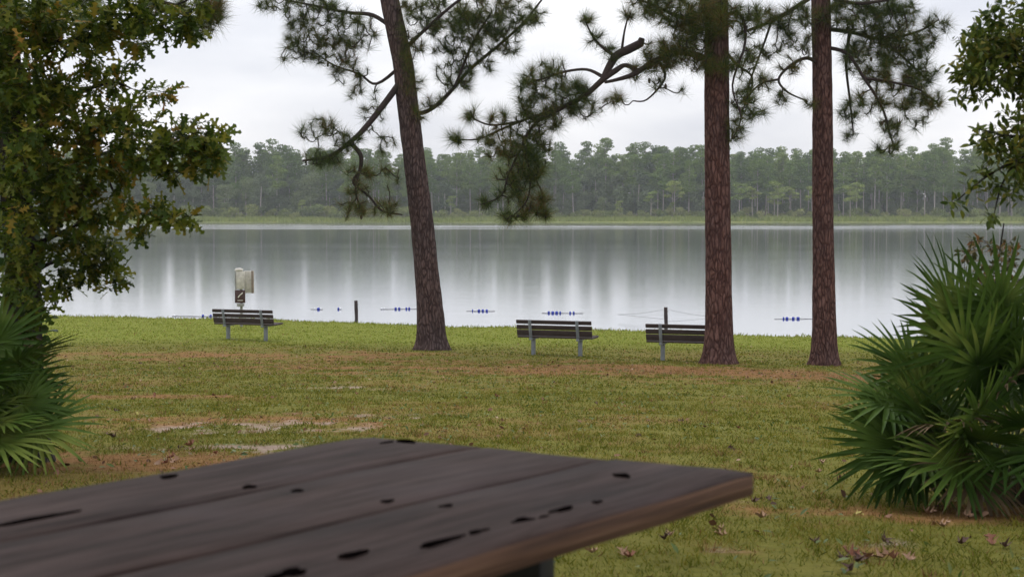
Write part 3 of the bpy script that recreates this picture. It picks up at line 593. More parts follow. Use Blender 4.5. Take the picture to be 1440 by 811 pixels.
# ------------------------------------------------------------------ saw palmettos
M_FROND = leaf_mat('palmetto frond', [(.05, (.014, .036, .007)), (.36, (.038, .080, .012)), (.58, (.085, .145, .024)), (.85, (.24, .28, .06))], .5, False, .15, 1.8, .15)
M_PET = plain('palmetto stalk', (.10, .14, .05), .5, .3, 10)
M_DRY = leaf_mat('dry frond', [(.1, (.10, .07, .04)), (.6, (.20, .14, .08)), (.95, (.28, .21, .12))], .8, True, .1, 3, .2)
M_STEM = plain('palmetto stem fibre', (.06, .04, .025), .95, .5, 40, bmp=.8)
def palmetto(L0, hubs, label, seed, flen=(.36, .50)):
    """hubs: list of (x, y, z, out direction xyz, dry)"""
    rng = rng_(seed); root = empty('saw_palmetto', L0, label, 'plant', 'saw palmettos at the edges of the lawn')
    mb = MB()
    for k in range(4):
        a = rng.uniform(0, 6.3); mb.tube([(0, 0, -.05), (math.cos(a)*.2, math.sin(a)*.2, .12), (math.cos(a)*.4, math.sin(a)*.3, .28)], [.08, .075, .05], 9)
    mb.build('stem', M_STEM, root, smooth=True)
    for (hx, hy, hz, dv, dry) in hubs:
        h = np.array([hx, hy, hz]); dv = np.array(dv, float); dv /= np.linalg.norm(dv)
        b0 = np.array([rng.normal(0, .14)+.3*hx, rng.normal(0, .14)+.3*hy, .1]); mid = (b0+h)/2+np.array([0, 0, .12])-dv*.03
        T = np.linspace(0, 1, 8)[:, None]; P = (1-T)**2*b0+2*T*(1-T)*mid+T*T*h
        mb = MB(); mb.tube(P, np.linspace(.009, .0055, 8), 5); pet = mb.build('stalk', M_DRY if dry else M_PET, None, smooth=True)
        # fan plane: contains dv, normal mostly up/back with a random roll
        nrm = np.array([0, -.75, .55])+rng.normal(0, .5, 3); nrm -= dv*nrm.dot(dv); nrm /= np.linalg.norm(nrm)+1e-9; sd_ = np.cross(nrm, dv)
        n = int(rng.integers(22, 29)); half = R(rng.uniform(112, 142)); L_ = rng.uniform(*flen); mb = MB(); V = []; F = []
        cup = rng.uniform(.0, .22)
        for k in range(n):
            a = -half+2*half*k/(n-1)+rng.normal(0, .03); ll = L_*(1-.28*(abs(a)/half)**2)*rng.uniform(.9, 1.06)
            ld = dv*math.cos(a)+sd_*math.sin(a); ls = -dv*math.sin(a)+sd_*math.cos(a)
            dr_ = rng.uniform(.0, .10)+(.12 if dry else 0); up_ = cup*rng.uniform(.6, 1.2)
            s_ = np.array([0, .16, .38, .62, .84, 1.0]); w = np.array([.004, .012, .016, .013, .007, .0006])*rng.uniform(.85, 1.15)
            c_ = h[None]+ld[None]*(s_*ll)[:, None]+nrm[None]*(up_*s_*ll*(1-s_*.6))[:, None]-np.array([0, 0, 1.])[None]*(dr_*ll*s_**3)[:, None]
            o = len(V)*1; base = sum(len(q) for q in V)
            vv = np.stack([c_+ls*w[:, None]+nrm*(w*.55)[:, None], c_, c_-ls*w[:, None]+nrm*(w*.55)[:, None]], 1).reshape(-1, 3); V.append(vv)
            for q in range(5):
                x = base+q*3; F += [[x, x+1, x+4, x+3], [x+1, x+2, x+5, x+4]]
        mb.add(np.vstack(V), F); fr_ = mb.build('frond', M_DRY if dry else M_FROND, root); pet.parent = fr_
    return root
def dome_hubs(rng, n, rx, ry, rz, keep=lambda h: True, elmin=-.1):
    hs = []
    while len(hs) < n:
        a = rng.uniform(0, 2*math.pi); el = math.asin(rng.uniform(max(elmin, -.9), 1)); k = rng.uniform(.55, 1)
        o = np.array([math.cos(a)*math.cos(el), math.sin(a)*math.cos(el), math.sin(el)]); h = np.array([o[0]*rx*k, o[1]*ry*k, max(.16, .3+o[2]*rz*k)])
        if not keep(h): continue
        dv = o*np.array([1, 1, .8])+np.array([0, 0, .15])+rng.normal(0, .22, 3)
        if h[2] < .4: dv[2] = -.12+rng.normal(0, .15)
        hs.append((*h, dv, rng.random() < .03))
    return hs
rng = rng_(71)
gx, gy = 2.85, 9.1; gz = float(ground_h(gx, gy))
hubs = dome_hubs(rng, 60, .95, .8, .90, lambda h: h[0] > -.68+max(0, h[2]-.55)*.62)
hubs += [(-.42, -.65, .34, (-.45, -.7, -.35), False), (.02, -.85, .42, (.25, -.75, -.5), False), (-.66, -.3, .38, (-1, -.2, .0), False), (-.70, -.2, .62, (-1, -.2, .2), False), (-.52, 0, .78, (-1, 0, .6), False), (-.28, .1, .95, (-.75, 0, .8), False), (.0, 0, 1.15, (-.4, 0, 1), False),
         (-.4, .1, .7, (-.9, -.3, .6), False), (.25, -.5, .8, (.1, -.9, .1), False), (.1, -.3, 1.05, (-.4, -.6, .6), False), (-.25, -.4, .85, (-.6, -.6, .4), False), (.35, -.2, 1.35, (.2, -.2, 1), False), (.5, -.3, 1.45, (.3, -.2, 1), False)]
palmetto((gx, gy, gz), hubs, 'large saw palmetto clump with fan fronds at the right edge of the lawn', 72)
gx2, gy2 = -3.74, 10.4; gz2 = float(ground_h(gx2, gy2))
hubs = dome_hubs(rng, 34, .62, .6, .66)
hubs += [(.62, -.2, .3, (1, -.2, -.1), False),  (.45, -.45, .25, (.8, -.4, -.2), False), (.1, -.6, .25, (.5, -.8, -.4), False), (.5, -.1, .45, (1, 0, .0), False), (.45, 0, .7, (.9, 0, .45), False), (.3, 0, .85, (.6, 0, .75), False), (.3, -.3, .6, (.8, -.3, .2), False)]
palmetto((gx2, gy2, gz2), hubs, 'smaller saw palmetto clump below the oak at the left edge', 73)

# shrub with orange-tinged leaves rising behind the right palmetto
rng = rng_(77); d0 = 9.9; gx = (1400-720)/FPX*d0; L0 = np.array([gx, d0, float(ground_h(gx, d0))])
M_ORLEAF = leaf_mat('turning leaves', [(.1, (.05, .07, .02)), (.45, (.08, .08, .025)), (.7, (.16, .10, .03)), (.95, (.26, .10, .03))], .5, True, .3, 2, .4)
sb = empty('shrub', L0, 'thin shrub with green and orange leaves rising behind the right palmetto', 'shrub')
sk = Skel(); sk.line([(0, 0, 0), (.05, 0, .6), (0, 0, 1.2), (.05, 0, 1.7)], [.012, .01, .008, .004])
sk.grow([loc(a) for a in pix_mass(rng, [(1400, 355, 40, 18, 0), (1385, 385, 35, 22, 0), (1425, 395, 25, 25, 0), (1360, 352, 14, 8, 0, 1.5), (1375, 335, 10, 6, 0, 2)], d0, .011, FPX/d0)], rng, .002, 5, .1, .2)
mb = MB(); sk.mesh(mb); mb.build('stems', M_OAKBARK, sb)
mb = MB(); leaves_at(mb, sk.tips, rng, OVAL_LEAF, 8, (.035, .06), .9, .08, .2); mb.build('foliage', M_ORLEAF, sb)

# ------------------------------------------------------------------ picnic table
M_TABLE, t, p, _ = mat('weathered boards')
c_ = t.nodes.new('ShaderNodeTexCoord'); vec = c_.outputs['Object']
g1 = noise(t, 1, 6, .65, vec, (1.6, 13, 9)); g2 = noise(t, 1, 4, .65, vec, (4, 70, 40)); g3 = noise(t, 2.4, 4, .6, vec)
colr = ramp(t, g1, [(.3, (.015, .007, .005)), (.5, (.055, .031, .025)), (.68, (.125, .080, .070))])
colr = mixc(t, .45, colr, ramp(t, g2, [(.38, (.008, .004, .003)), (.62, (.10, .070, .064))]))
colr = mixc(t, ramp(t, g3, [(.45, (0, 0, 0)), (.7, (.55, .55, .55))]), colr, (.085, .064, .068))
kn = t.nodes.new('ShaderNodeTexVoronoi'); kn.inputs['Scale'].default_value = 1; km = t.nodes.new('ShaderNodeMapping'); km.inputs['Scale'].default_value = (2.1, 6.5, .4)
t.links.new(vec, km.inputs[0]); t.links.new(km.outputs[0], kn.inputs[0])
kr = ramp(t, kn.outputs['Distance'], [(.06, (1, 1, 1)), (.13, (0, 0, 0))])
colr = mixc(t, kr, colr, (.012, .009, .009))
t.links.new(colr, p.inputs['Base Color']); p.inputs['Roughness'].default_value = .7; p.inputs['Specular IOR Level'].default_value = .14
bump(t, p, g2, .5, .004)
M_EDGE, t, p, _ = mat('raw board edge')
c_ = t.nodes.new('ShaderNodeTexCoord'); e1 = noise(t, 1, 4, .6, c_.outputs['Object'], (2.5, 8, 110))
t.links.new(ramp(t, e1, [(.3, (.045, .022, .015)), (.5, (.13, .065, .038)), (.7, (.21, .115, .07))]), p.inputs['Base Color']); p.inputs['Roughness'].default_value = .85
bump(t, p, e1, .6, .006)
M_FRAME = plain('dark painted table frame', (.02, .02, .024), .5, .3, 15, bmp=.1)
M_CRACK = plain('rotted wood', (.004, .003, .003), 1, .4, 60); M_CRACK.node_tree.nodes['Principled BSDF'].inputs['Specular IOR Level'].default_value = 0
A = np.array([-.2875, 3.16]); uu = np.array([-.59, -.807]); ang = math.atan2(uu[1], uu[0])
ztop = CZ-.46; gz = 2.83
tab = empty('picnic_table', (A[0], A[1], gz), 'weathered dark plank picnic table in the near foreground', 'table', rz=ang)
# table space: x runs along the boards from the end, y across (towards -w => camera side negative?), z up
def bw(a): return -a   # boards step to the camera side
TH = .042; TL = 2.25; zt = ztop-gz
def board(name, w0, w1, x0a, x0b, x1, zt, round_corner=0, par=tab, th=TH):
    """plank between cross positions w0, w1, its near end cut from x0a to x0b; rounded arrises"""
    ys = bw_sign*np.array([w0, w1]); n = 40; mb = MB(); rngb = rng_(7)
    W_ = [(0, -.004), (.0, -.0), (.004, 0)]
    xs_t = np.linspace(0, 1, n); prof = []
    e = .005
    sect = [(w0, -th), (w0, -e), (w0+e*.4, -e*.35), (w0+e, 0), (w0*.75+w1*.25, 0), ((w0+w1)/2, -.0008), (w0*.25+w1*.75, 0), (w1-e, 0), (w1-e*.4, -e*.35), (w1, -e), (w1, -th)]
    V = []
    for k, tt in enumerate(xs_t):
        for (w_, z_) in sect:
            fw = (w_-w0)/(w1-w0); x0 = x0a+(x0b-x0a)*fw
            if round_corner and fw > .6: x0 += round_corner*((fw-.6)/.4)**3
            xx = x0+(x1-x0)*tt**1.0; wob_ = .0012*math.sin(xx*9+w0*40)
            dz = -.004*math.exp(-((xx-x0)/.006)**2) if k == 0 and z_ > -th*.9 else 0
            V.append([xx, bw_sign*w_, zt+z_+wob_+dz])
    m_ = len(sect); F = []
    for k in range(n-1):
        for j in range(m_-1): F.append([k*m_+j, (k+1)*m_+j, (k+1)*m_+j+1, k*m_+j+1])
        F.append([k*m_+m_-1, (k+1)*m_+m_-1, (k+1)*m_, k*m_])
    mb.add(V, F)
    for k in (0, n-1):
        b0 = k*m_; q = np.array(V[b0:b0+m_]); c0 = q.mean(0); mb.add(np.vstack([c0, q]), [[0, 1+j, 1+(j+1) % m_] for j in range(m_)])
    o = mb.build(name, M_TABLE, par); me = o.data; me.materials.append(M_EDGE)
    for pg in me.polygons:
        if abs(pg.normal.z) < .5: pg.material_index = 1
    return o
bw_sign = 1.0 if np.cross(np.array([uu[0], uu[1], 0]), np.array([.807, -.59, 0]))[2] > 0 else -1.0
board('tabletop_board', 0, .262, 0, -.030, TL, zt)
board('tabletop_board', .268, .542, -.034, -.046, TL, zt)
board('tabletop_board', .548, .832, -.052, -.088, TL, zt, .022)
# dark rotted spots and knots let into the planks: shallow thin inlays standing 1 mm proud
def table_xy(px, py):
    q = unproj(px, py, 1); r = np.array([q[0], 1.0])*.46/(CZ-q[2]); d = r-A; w_ = np.array([.807, -.59]); return d.dot(uu), bw_sign*d.dot(w_)
rk = rng_(9)
def spot(px, py, la, lb, ang=0):
    la *= 1.0; lb *= 1.05
    x, y = table_xy(px, py); n = 18; a = np.linspace(0, 2*np.pi, n, endpoint=False)
    rr = 1+.35*np.sin(a*3+rk.uniform(0, 6))*rk.uniform(.3, 1)+rk.normal(0, .1, n)
    ex, ey = la*np.cos(a)*rr, lb*np.sin(a)*rr; ca, sa = math.cos(ang), math.sin(ang)
    ring = np.stack([x+ex*ca-ey*sa, y+ex*sa+ey*ca, np.full(n, zt+.0022)], 1); low = ring.copy(); low[:, 2] -= .01
    mb = MB(); mb.add(np.vstack([[x, y, zt+.0024], ring]), [[0, 1+j, 1+(j+1) % n] for j in range(n)])
    mb.add(np.vstack([ring, low]), [[j, n+j, n+(j+1) % n, (j+1) % n] for j in range(n)]); mb.build('rotted_spot', M_CRACK, tab)
for s_ in [(237, 670, .016, .008), (350, 684, .011, .008), (418, 690, .010, .008), (545, 705, .012, .008), (628, 712, .012, .008), (875, 668, .010, .014), (790, 717, .030, .008), (735, 732, .022, .009), (672, 748, .02, .006), (620, 762, .045, .008),
           (497, 779, .025, .008), (405, 806, .03, .012), (60, 728, .07, .010), (570, 620, .012, .02), (545, 622, .02, .004), (840, 706, .010, .005), (765, 727, .010, .004), (20, 735, .04, .007)]: spot(*s_)
# cleats, legs, braces, seats
def tb(name, boxes, m_=M_FRAME, bev=.004):
    mb = MB()
    for c0, d_, M_ in boxes: mb.box(c0, d_, M_)
    return mb.build(name, m_, tab, bevel=bev)
s = bw_sign
for xc in (.44, 1.9):
    tb('cleat', [((xc, s*.416, zt-TH-.046), (.04, .66, .09), None)])
    for sg in (-1, 1):
        a_ = R(24)*sg*s; M_ = Matrix.Rotation(a_, 3, 'X'); tb('leg', [((xc+.042, s*(.416+sg*.24), (zt-TH)/2-.005), (.04, .09, zt-TH+.02), M_)])
    tb('seat_bearer', [((xc-.042, s*.416, .36), (.04, 1.5, .09), None)])
    tb('brace', [((xc+(.27 if xc < 1 else -.27), s*.416, .50), (.66, .04, .07), Matrix.Rotation(R(38 if xc < 1 else -38), 3, 'Y'))])
for w_ in (-.34, 1.172):
    board('seat_board', w_-.13, w_+.13, .03, .03, TL, .447)

# ------------------------------------------------------------------ benches
M_SLAT = plain('dark weathered slat', (.040, .025, .021), .85, .5, 6, stretch=(1, 12, 12))
M_POST = plain('grey steel post', (.20, .22, .24), .5, .15, 8)
def make_bench():
    r = empty('park_bench', (0, 0, 0), '', 'bench', 'wooden slat benches facing the lake')
    Lb = 1.83; th = R(14)   # faces +y; back leans towards -y
    def bk(z): return -.24-(z-.42)*math.tan(th)
    for k, (z, h) in enumerate(((.79, .088), (.665, .10), (.53, .14))):
        mb = MB(); mb.box((0, bk(z)+.03, z), (Lb, .034, h), Matrix.Rotation(th, 3, 'X')); mb.build('back_slat', M_SLAT, r, bevel=.004)
    for y in (-.16, -.02, .12):
        mb = MB(); mb.box((0, y, .43), (Lb, .13, .036)); mb.build('seat_slat', M_SLAT, r, bevel=.004)
    mb = MB(); mb.box((0, .262, .438), (Lb, .13, .036), Matrix.Rotation(R(6), 3, 'X')); mb.build('seat_slat', M_SLAT, r, bevel=.004)
    for x in (-.575, .575):
        mb = MB(); mb.box((x, -.05, .19), (.085, .085, .44)); mb.build('leg', M_POST, r, bevel=.004)
        mb = MB(); mb.box((x, bk(.63)-.006, .63), (.07, .03, .44), Matrix.Rotation(th, 3, 'X')); mb.box((x, .0, .385), (.07, .56, .045)); mb.build('bracket', M_POST, r, bevel=.003)
    return r
def copy_tree(o, parent=None):
    c = o.copy(); COL.objects.link(c); c.parent = parent
    for ch in list(o.children): copy_tree(ch, c)
    return c
b0 = make_bench()
for k, (px, d, rz, lab) in enumerate(((347.5, 42.6, -19, 'dark slatted bench below the sign post, the leftmost bench'), (784, 36.6, -19, 'dark slatted bench standing free between the left and middle shore pines'), (969, 34.9, -18, 'dark slatted bench partly hidden behind the middle pine trunk'))):
    o = b0 if k == 0 else copy_tree(b0); x = (px-720)/FPX*d; o.location = (x, d, float(ground_h(x, d))+.005); o.rotation_euler = (0, 0, R(rz)); o['label'] = lab

# ------------------------------------------------------------------ sign post
d = 49.0; x = (338.5-720)/FPX*d; gz = float(ground_h(x, d))
M_WH = plain('weathered white panel', (.55, .52, .47), .7, .2, 12); M_BR = plain('brown sign', (.055, .022, .018), .6, .2, 10); M_GR = plain('grey metal', (.3, .3, .29), .5, .2, 10); M_MK = plain('white mark', (.75, .72, .66), .6, .05)
sg = empty('sign_post', (x, d, gz), 'post with white panels and small brown sign beside the water behind the leftmost bench', 'sign')
Z = lambda py: unproj(338, py, d)[2]-gz
X = lambda px: (px-338.5)/FPX*d
def sbox(name, x0, x1, y0, y1, yy, th, m_, M_=None, bev=.01):
    mb = MB(); mb.box(((X(x0)+X(x1))/2, yy, (Z(y0)+Z(y1))/2), (X(x1)-X(x0), th, Z(y0)-Z(y1)), M_); return mb.build(name, m_, sg, bevel=bev)
mb = MB(); mb.box((0, .03, Z(379)/2), (.075, .075, Z(381))); mb.build('post', M_GR, sg, bevel=.006)
sbox('panel', 333.0, 344.0, 381.5, 406, -.09, .12, M_WH)
sbox('side_panel', 342, 355.8, 381, 412, .14, .07, M_WH, Matrix.Rotation(R(24), 3, 'Z'))
sbox('panel_edge', 352.8, 355.8, 380.6, 412.4, .06, .05, plain('old wood edge', (.25, .20, .16), .9, .3))
mb = MB(); mb.tube([(X(331.5), -.09, Z(381)), (X(333), -.09, Z(379.6)), (X(338), -.09, Z(379)), (X(342), -.09, Z(380.4))], [.045, .06, .06, .05], 9); mb.build('hood', M_WH, sg, smooth=True)
mb = MB(); mb.tube([(X(331.5), -.05, Z(383)), (X(331.2), -.05, Z(395)), (X(332), -.05, Z(407))], .03, 7); mb.build('side_pipe', M_GR, sg, smooth=True)
br = sbox('brown_sign', 330.7, 345.2, 407.5, 425.5, -.11, .04, M_BR)
mb = MB()
pts_ = [(335.2, 418.2), (336.4, 416), (338.6, 413.8), (340.5, 412.6), (341.5, 410.8)]
mb.tube([(X(a), -.134, Z(b_)) for a, b_ in pts_], [.012, .02, .014, .022, .012], 6)
mb.box((X(338), -.134, Z(422)), (.17, .006, .02)); mb.build('white_mark', M_MK, br)
sbox('bracket', 333.2, 342.8, 426.2, 430.5, -.03, .16, M_GR)

# ------------------------------------------------------------------ posts in the water, float lines
M_OLD = plain('old piling wood', (.05, .035, .032), .95, .5, 8, bmp=.8, stretch=(1, 1, .2))
M_ROPE = plain('grey rope', (.30, .30, .32), .9, .2, 30)
M_BLUE = plain('blue float plastic', (.012, .035, .36), .4, .15, 10, bmp=.02); M_WF = plain('white float plastic', (.75, .76, .8), .4, .05, 10, bmp=.02)
def piling(px, ytop, d, label, r=.065):
    x = (px-720)/FPX*d; zt_ = unproj(px, ytop, d)[2]; g = float(min(0, ground_h(x, d))); o = empty('wooden_post', (x, d, g), label, 'post')
    mb = MB(); n = 10; zz = np.linspace(-.2, zt_-g, n); rr = r*(1+.08*np.sin(np.arange(n)*2.1)); mb.tube(np.stack([.01*np.sin(zz*4), zz*0, zz], 1), rr, 12)
    mb.tube([(0, 0, zt_-g-.16), (0, 0, zt_-g-.13)], r*1.18, 12); mb.build('shaft', M_OLD, o); return o
piling(500.5, 422.5, 58.0, 'short weathered post standing alone in the shallow water left of centre')
po = piling(937, 432, 54.5, 'taller weathered post in the shallows behind the right-hand bench, ropes tied on')
L0 = np.array(po.location)
for (x0, y0, x1, y1, sg_) in ((869, 442, 937, 434.5, .05), (869, 442, 937, 449, .0), (937, 434.5, 1020, 446, .06), (937, 452, 1020, 444, .03)):
    a = unproj(x0, y0, 57 if x0 < 900 else 54.5)-L0; b_ = unproj(x1, y1, 54.5 if x1 < 950 else 56)-L0; T = np.linspace(0, 1, 14)[:, None]
    P = a+(b_-a)*T; P[:, 2] -= sg_*np.sin(np.pi*T[:, 0]); P[:, 2] = np.maximum(P[:, 2], .01-L0[2]); mb = MB(); mb.tube(P, .006, 5); mb.build('rope', M_ROPE, po)
def float_line(x0, x1, y, floats, label):
    """rope on the water with floats: (px, length px, blue?)"""
    d = CZ*FPX/(y-293); X_ = lambda px: (px-720)/FPX*d
    cx = (X_(x0)+X_(x1))/2; o = empty('float_line', (cx, d, 0), label, 'buoy', 'float lines marking the swimming area')
    T = np.linspace(X_(x0), X_(x1), 24); mb = MB(); mb.tube(np.stack([T-cx, .12*np.sin(T*1.3), .015+.008*np.sin(T*5)], 1), .012, 5); mb.build('rope', M_ROPE, o)
    for (px, ln, blue) in floats:
        h = ln/FPX*d/2*.85; xx = X_(px)-cx; yy = .12*math.sin((xx+cx)*1.3); R_ = .05 if blue else .04
        mb = MB(); s_ = np.linspace(-1, 1, 9); mb.tube(np.stack([xx+s_*h, yy+0*s_, .035+0*s_], 1), R_*np.sqrt(np.maximum(1-s_**4, .06)), 10); mb.build('float', M_BLUE if blue else M_WF, o, smooth=True)
float_line(240, 306, 445, [(243, 4, 0), (285, 4, 1), (290, 3, 0), (296, 4, 1)], 'blue and white floats on a rope left of the leftmost bench')
float_line(436, 453, 435.5, [(441.5, 2, 0), (447, 5, 1), (450.5, 2, 0)], 'single blue float left of the short lone post')
float_line(474, 480, 435, [(475.5, 3, 1), (478.5, 3, 0)], 'tiny blue and white float close beside the short lone post')
float_line(534, 586, 435, [(536.5, 3, 0), (556, 4, 1), (561, 4, 1), (571, 3, 1), (575, 3.5, 1), (540, 2, 0)], 'line of four blue floats just left of the leaning pine')
float_line(656, 696, 437.5, [(668, 3, 0), (673.5, 4.5, 1), (679, 4, 1), (684.5, 4, 1), (664.5, 2, 1)], 'float line just right of the leaning pine')
float_line(762, 820, 440.8, [(772, 4, 1), (777.5, 5, 1), (783, 5, 1), (788, 3, 1), (768, 2, 0), (802, 3, 1), (807, 3, 1)], 'float line above the free-standing bench')
float_line(1090, 1150, 449, [(1103, 3, 1), (1108, 5, 1), (1113.5, 3, 0), (1117, 5, 1), (1124, 5.5, 1)], 'float line between the middle and right pines')

# ------------------------------------------------------------------ far shore
M_FT = plain('far trunk', (.34, .30, .27), .9, .2, 1, bmp=0)
def far_leaf(name, stops):
    m, t, p, o = mat(name); oi = t.nodes.new('ShaderNodeObjectInfo'); g = t.nodes.new('ShaderNodeNewGeometry'); n = noise(t, .35, 3, .6)
    a = t.nodes.new('ShaderNodeMath'); a.operation = 'MULTIPLY_ADD'; t.links.new(oi.outputs['Random'], a.inputs[0]); a.inputs[1].default_value = .5
    b = t.nodes.new('ShaderNodeMath'); b.operation = 'MULTIPLY_ADD'; t.links.new(g.outputs['Random Per Island'], b.inputs[0]); b.inputs[1].default_value = .3
    c_ = t.nodes.new('ShaderNodeMath'); c_.operation = 'MULTIPLY_ADD'; t.links.new(n, c_.inputs[0]); c_.inputs[1].default_value = .5; c_.inputs[2].default_value = -.15
    t.links.new(c_.outputs[0], b.inputs[2]); t.links.new(b.outputs[0], a.inputs[2])
    t.links.new(ramp(t, a.outputs[0], stops), p.inputs['Base Color']); p.inputs['Roughness'].default_value = .9; p.inputs['Specular IOR Level'].default_value = .05
    return m
M_FP = far_leaf('far pine foliage', [(.1, (.060, .105, .024)), (.5, (.125, .190, .040)), (.9, (.22, .285, .065))])
M_FB = far_leaf('far broadleaf foliage', [(.1, (.065, .095, .045)), (.5, (.115, .150, .070)), (.9, (.19, .23, .09))])
M_FC = far_leaf('far pale foliage', [(.1, (.13, .19, .04)), (.5, (.20, .26, .06)), (.9, (.29, .33, .09))])
M_FS = far_leaf('far shrub foliage', [(.1, (.09, .13, .04)), (.4, (.16, .20, .06)), (.7, (.25, .27, .09)), (.95, (.30, .28, .17))])
M_FG = far_leaf('marsh grass', [(.1, (.14, .18, .045)), (.5, (.23, .27, .075)), (.9, (.32, .31, .12))])
def clumpfaces(mb, rng, clumps, n, size):
    """small leaf faces over the surfaces of uneven clumps; clumps: (centre, radii)"""
    w = np.array([c[1][0]*c[1][1]+c[1][0]*c[1][2] for c in clumps]); w = w/w.sum(); P = []; Nn = []
    for (c_, r_), q in zip(clumps, w):
        k = max(6, int(n*q)); v = rng.normal(0, 1, (k, 3)); v /= np.linalg.norm(v, axis=1)[:, None]; v *= rng.uniform(.45, 1.08, (k, 1))**.5
        P.append(np.array(c_)+v*np.array(r_)); Nn.append(v+rng.normal(0, .6, (k, 3)))
    P = np.vstack(P); Nn = np.vstack(Nn); k = len(P)
    scatter(mb, np.array([[-.5, -.35, 0], [.5, -.3, .1], [.1, .5, 0]]), np.array([[0, 1, 2]]), P, rng.normal(0, 1, (k, 3)), Nn, rng.uniform(size*.6, size*1.4, k))
def far_tree_mesh(kind, seed):
    rng = rng_(seed); tk = MB(); cr = MB()
    if kind == 'pine':
        H = 20; lean = rng.normal(0, .5, 2); tk.tube([(0, 0, -.5), (lean[0]*.4, lean[1]*.4, H*.5), (lean[0], lean[1], H*.97)], [.2, .15, .05], 6)
        cl = []; z = H*rng.uniform(.45, .6)
        while z < H:
            f = (z-H*.5)/(H*.5); r_ = 3.7*math.sqrt(max(.16, 1-max(0, f)**2.6))*rng.uniform(.6, 1.1)
            for _ in range(3 if r_ > 1.6 else 1):
                a = rng.uniform(0, 6.3); q = rng.uniform(.2, .8)*r_; c0 = (lean[0]*z/H+math.cos(a)*q, lean[1]*z/H+math.sin(a)*q, z)
                s_ = rng.uniform(.5, 1.0)*max(.7, r_*.42); cl.append((c0, (s_*1.35, s_*1.35, s_*.6))); tk.tube([(lean[0]*z/H, lean[1]*z/H, z-.6), c0], [.06, .03], 4)
            z += rng.uniform(.55, 1.0)
        cl.append(((lean[0], lean[1], H-.4), (1.7, 1.7, .8))); clumpfaces(cr, rng, cl, 4600, .36)
    elif kind == 'broad':
        H = 13; tk.tube([(0, 0, -.5), (.3, .1, 4), (.1, .3, 9)], [.25, .2, .1], 6); cl = []
        for _ in range(26):
            a = rng.uniform(0, 6.3); z = rng.uniform(2.2, H-1.2); w = 3.6*math.sin(math.pi*min(1, (z+1.5)/(H+2)))**.7; q = rng.uniform(.2, .95)*w; s_ = rng.uniform(.8, 1.7)
            cl.append(((math.cos(a)*q, math.sin(a)*q, z), (s_, s_, s_*.8)))
        clumpfaces(cr, rng, cl, 4200, .38)
    elif kind == 'pale':
        H = 9; tk.tube([(0, 0, -.5), (.15, .1, 4), (.0, .1, 8)], [.16, .12, .05], 6); cl = []
        for _ in range(14):
            a = rng.uniform(0, 6.3); z = rng.uniform(5.2, H); q = rng.uniform(.2, 1)*2.3*(1-.5*(z-5.2)/3.8); s_ = rng.uniform(.5, 1.0); c0 = (math.cos(a)*q, math.sin(a)*q, z)
            cl.append((c0, (s_*1.3, s_*1.3, s_*.5))); tk.tube([(0.1, .1, z-1), c0], [.05, .03], 4)
        clumpfaces(cr, rng, cl, 1700, .30)
    elif kind == 'shrub':
        cl = []
        for _ in range(9):
            a = rng.uniform(0, 6.3); z = rng.uniform(.5, 2.2); q = rng.uniform(0, 1.6); s_ = rng.uniform(.5, .95); cl.append(((math.cos(a)*q, math.sin(a)*q, z), (s_, s_, s_)))
        for _ in range(5): a = rng.uniform(0, 6.3); tk.tube([(0, 0, -.3), (math.cos(a)*.8, math.sin(a)*.8, 1.6)], [.05, .02], 4)
        clumpfaces(cr, rng, cl, 1100, .26)
    return tk, cr
FM = {'pine': M_FP, 'broad': M_FB, 'pale': M_FC, 'shrub': M_FS}
FN = {'pine': ('pine_tree', 'trunk', 'crown', 'tree'), 'broad': ('broadleaf_tree', 'trunk', 'crown', 'tree'), 'pale': ('cypress_tree', 'trunk', 'crown', 'tree'), 'shrub': ('shore_shrub', 'stems', 'foliage', 'shrub')}
FL = {'pine': ('tall pine with bare lower trunk in the woods across the lake', 'pines in the woods across the lake'), 'broad': ('rounded broadleaf tree in the woods across the lake', 'broadleaf trees across the lake'),
      'pale': ('small pale green flat-topped tree at the front of the far woods', 'pale trees in front of the far woods'), 'shrub': ('low shrub on the far bank in front of the woods', 'shrubs along the far bank')}
protos = {}
for kind, nv in (('pine', 8), ('broad', 6), ('pale', 3), ('shrub', 4)):
    protos[kind] = []
    for v in range(nv):
        tk, cr_ = far_tree_mesh(kind, 500+v*7+len(kind)); protos[kind].append((tk, cr_, [None, None]))
def section(x, y):
    px = 720+x/y*FPX
    return 'left of the leaning pine' if px < 600 else 'between the leaning and middle pines' if px < 1005 else 'between the middle and right pines' if px < 1157 else 'right of the right pine'
def place_far(kind, x, y, sc, rz, v=None, sz=1, label=None):
    tk, cr_, me = protos[kind][v if v is not None else random.randrange(len(protos[kind]))]; nm = FN[kind]
    depth = 'front of ' if y < 471 else 'middle of ' if y < 495 else 'back of '
    lab = label or ({'pine': 'tall pine at ', 'broad': 'rounded tree at '}[kind]+depth+'far woods, '+section(x, y) if kind != 'shrub' else 'low shrub on far bank, '+section(x, y))
    r = empty(nm[0], (x, y, float(ground_h(x, y))), lab, nm[3], FL[kind][1], rz); r.scale = (sc, sc, sc*sz)
    if me[0] is None:
        me[0] = tk.build(nm[1], M_FT, r, smooth=True).data; me[1] = cr_.build(nm[2], FM[kind], r).data
    else:
        for k in (0, 1):
            o = bpy.data.objects.new(nm[1+k], me[k]); COL.objects.link(o); o.parent = r
random.seed(4); rg = rng_(404)
def broadness(x): # how much of the wood's front is broadleaf at lateral position x
    return np.interp(x, [-180, -110, -60, -30, -10, 20, 45, 60, 180], [.75, .75, .7, .25, .6, .8, .5, .12, .1])
npi = nb = 0
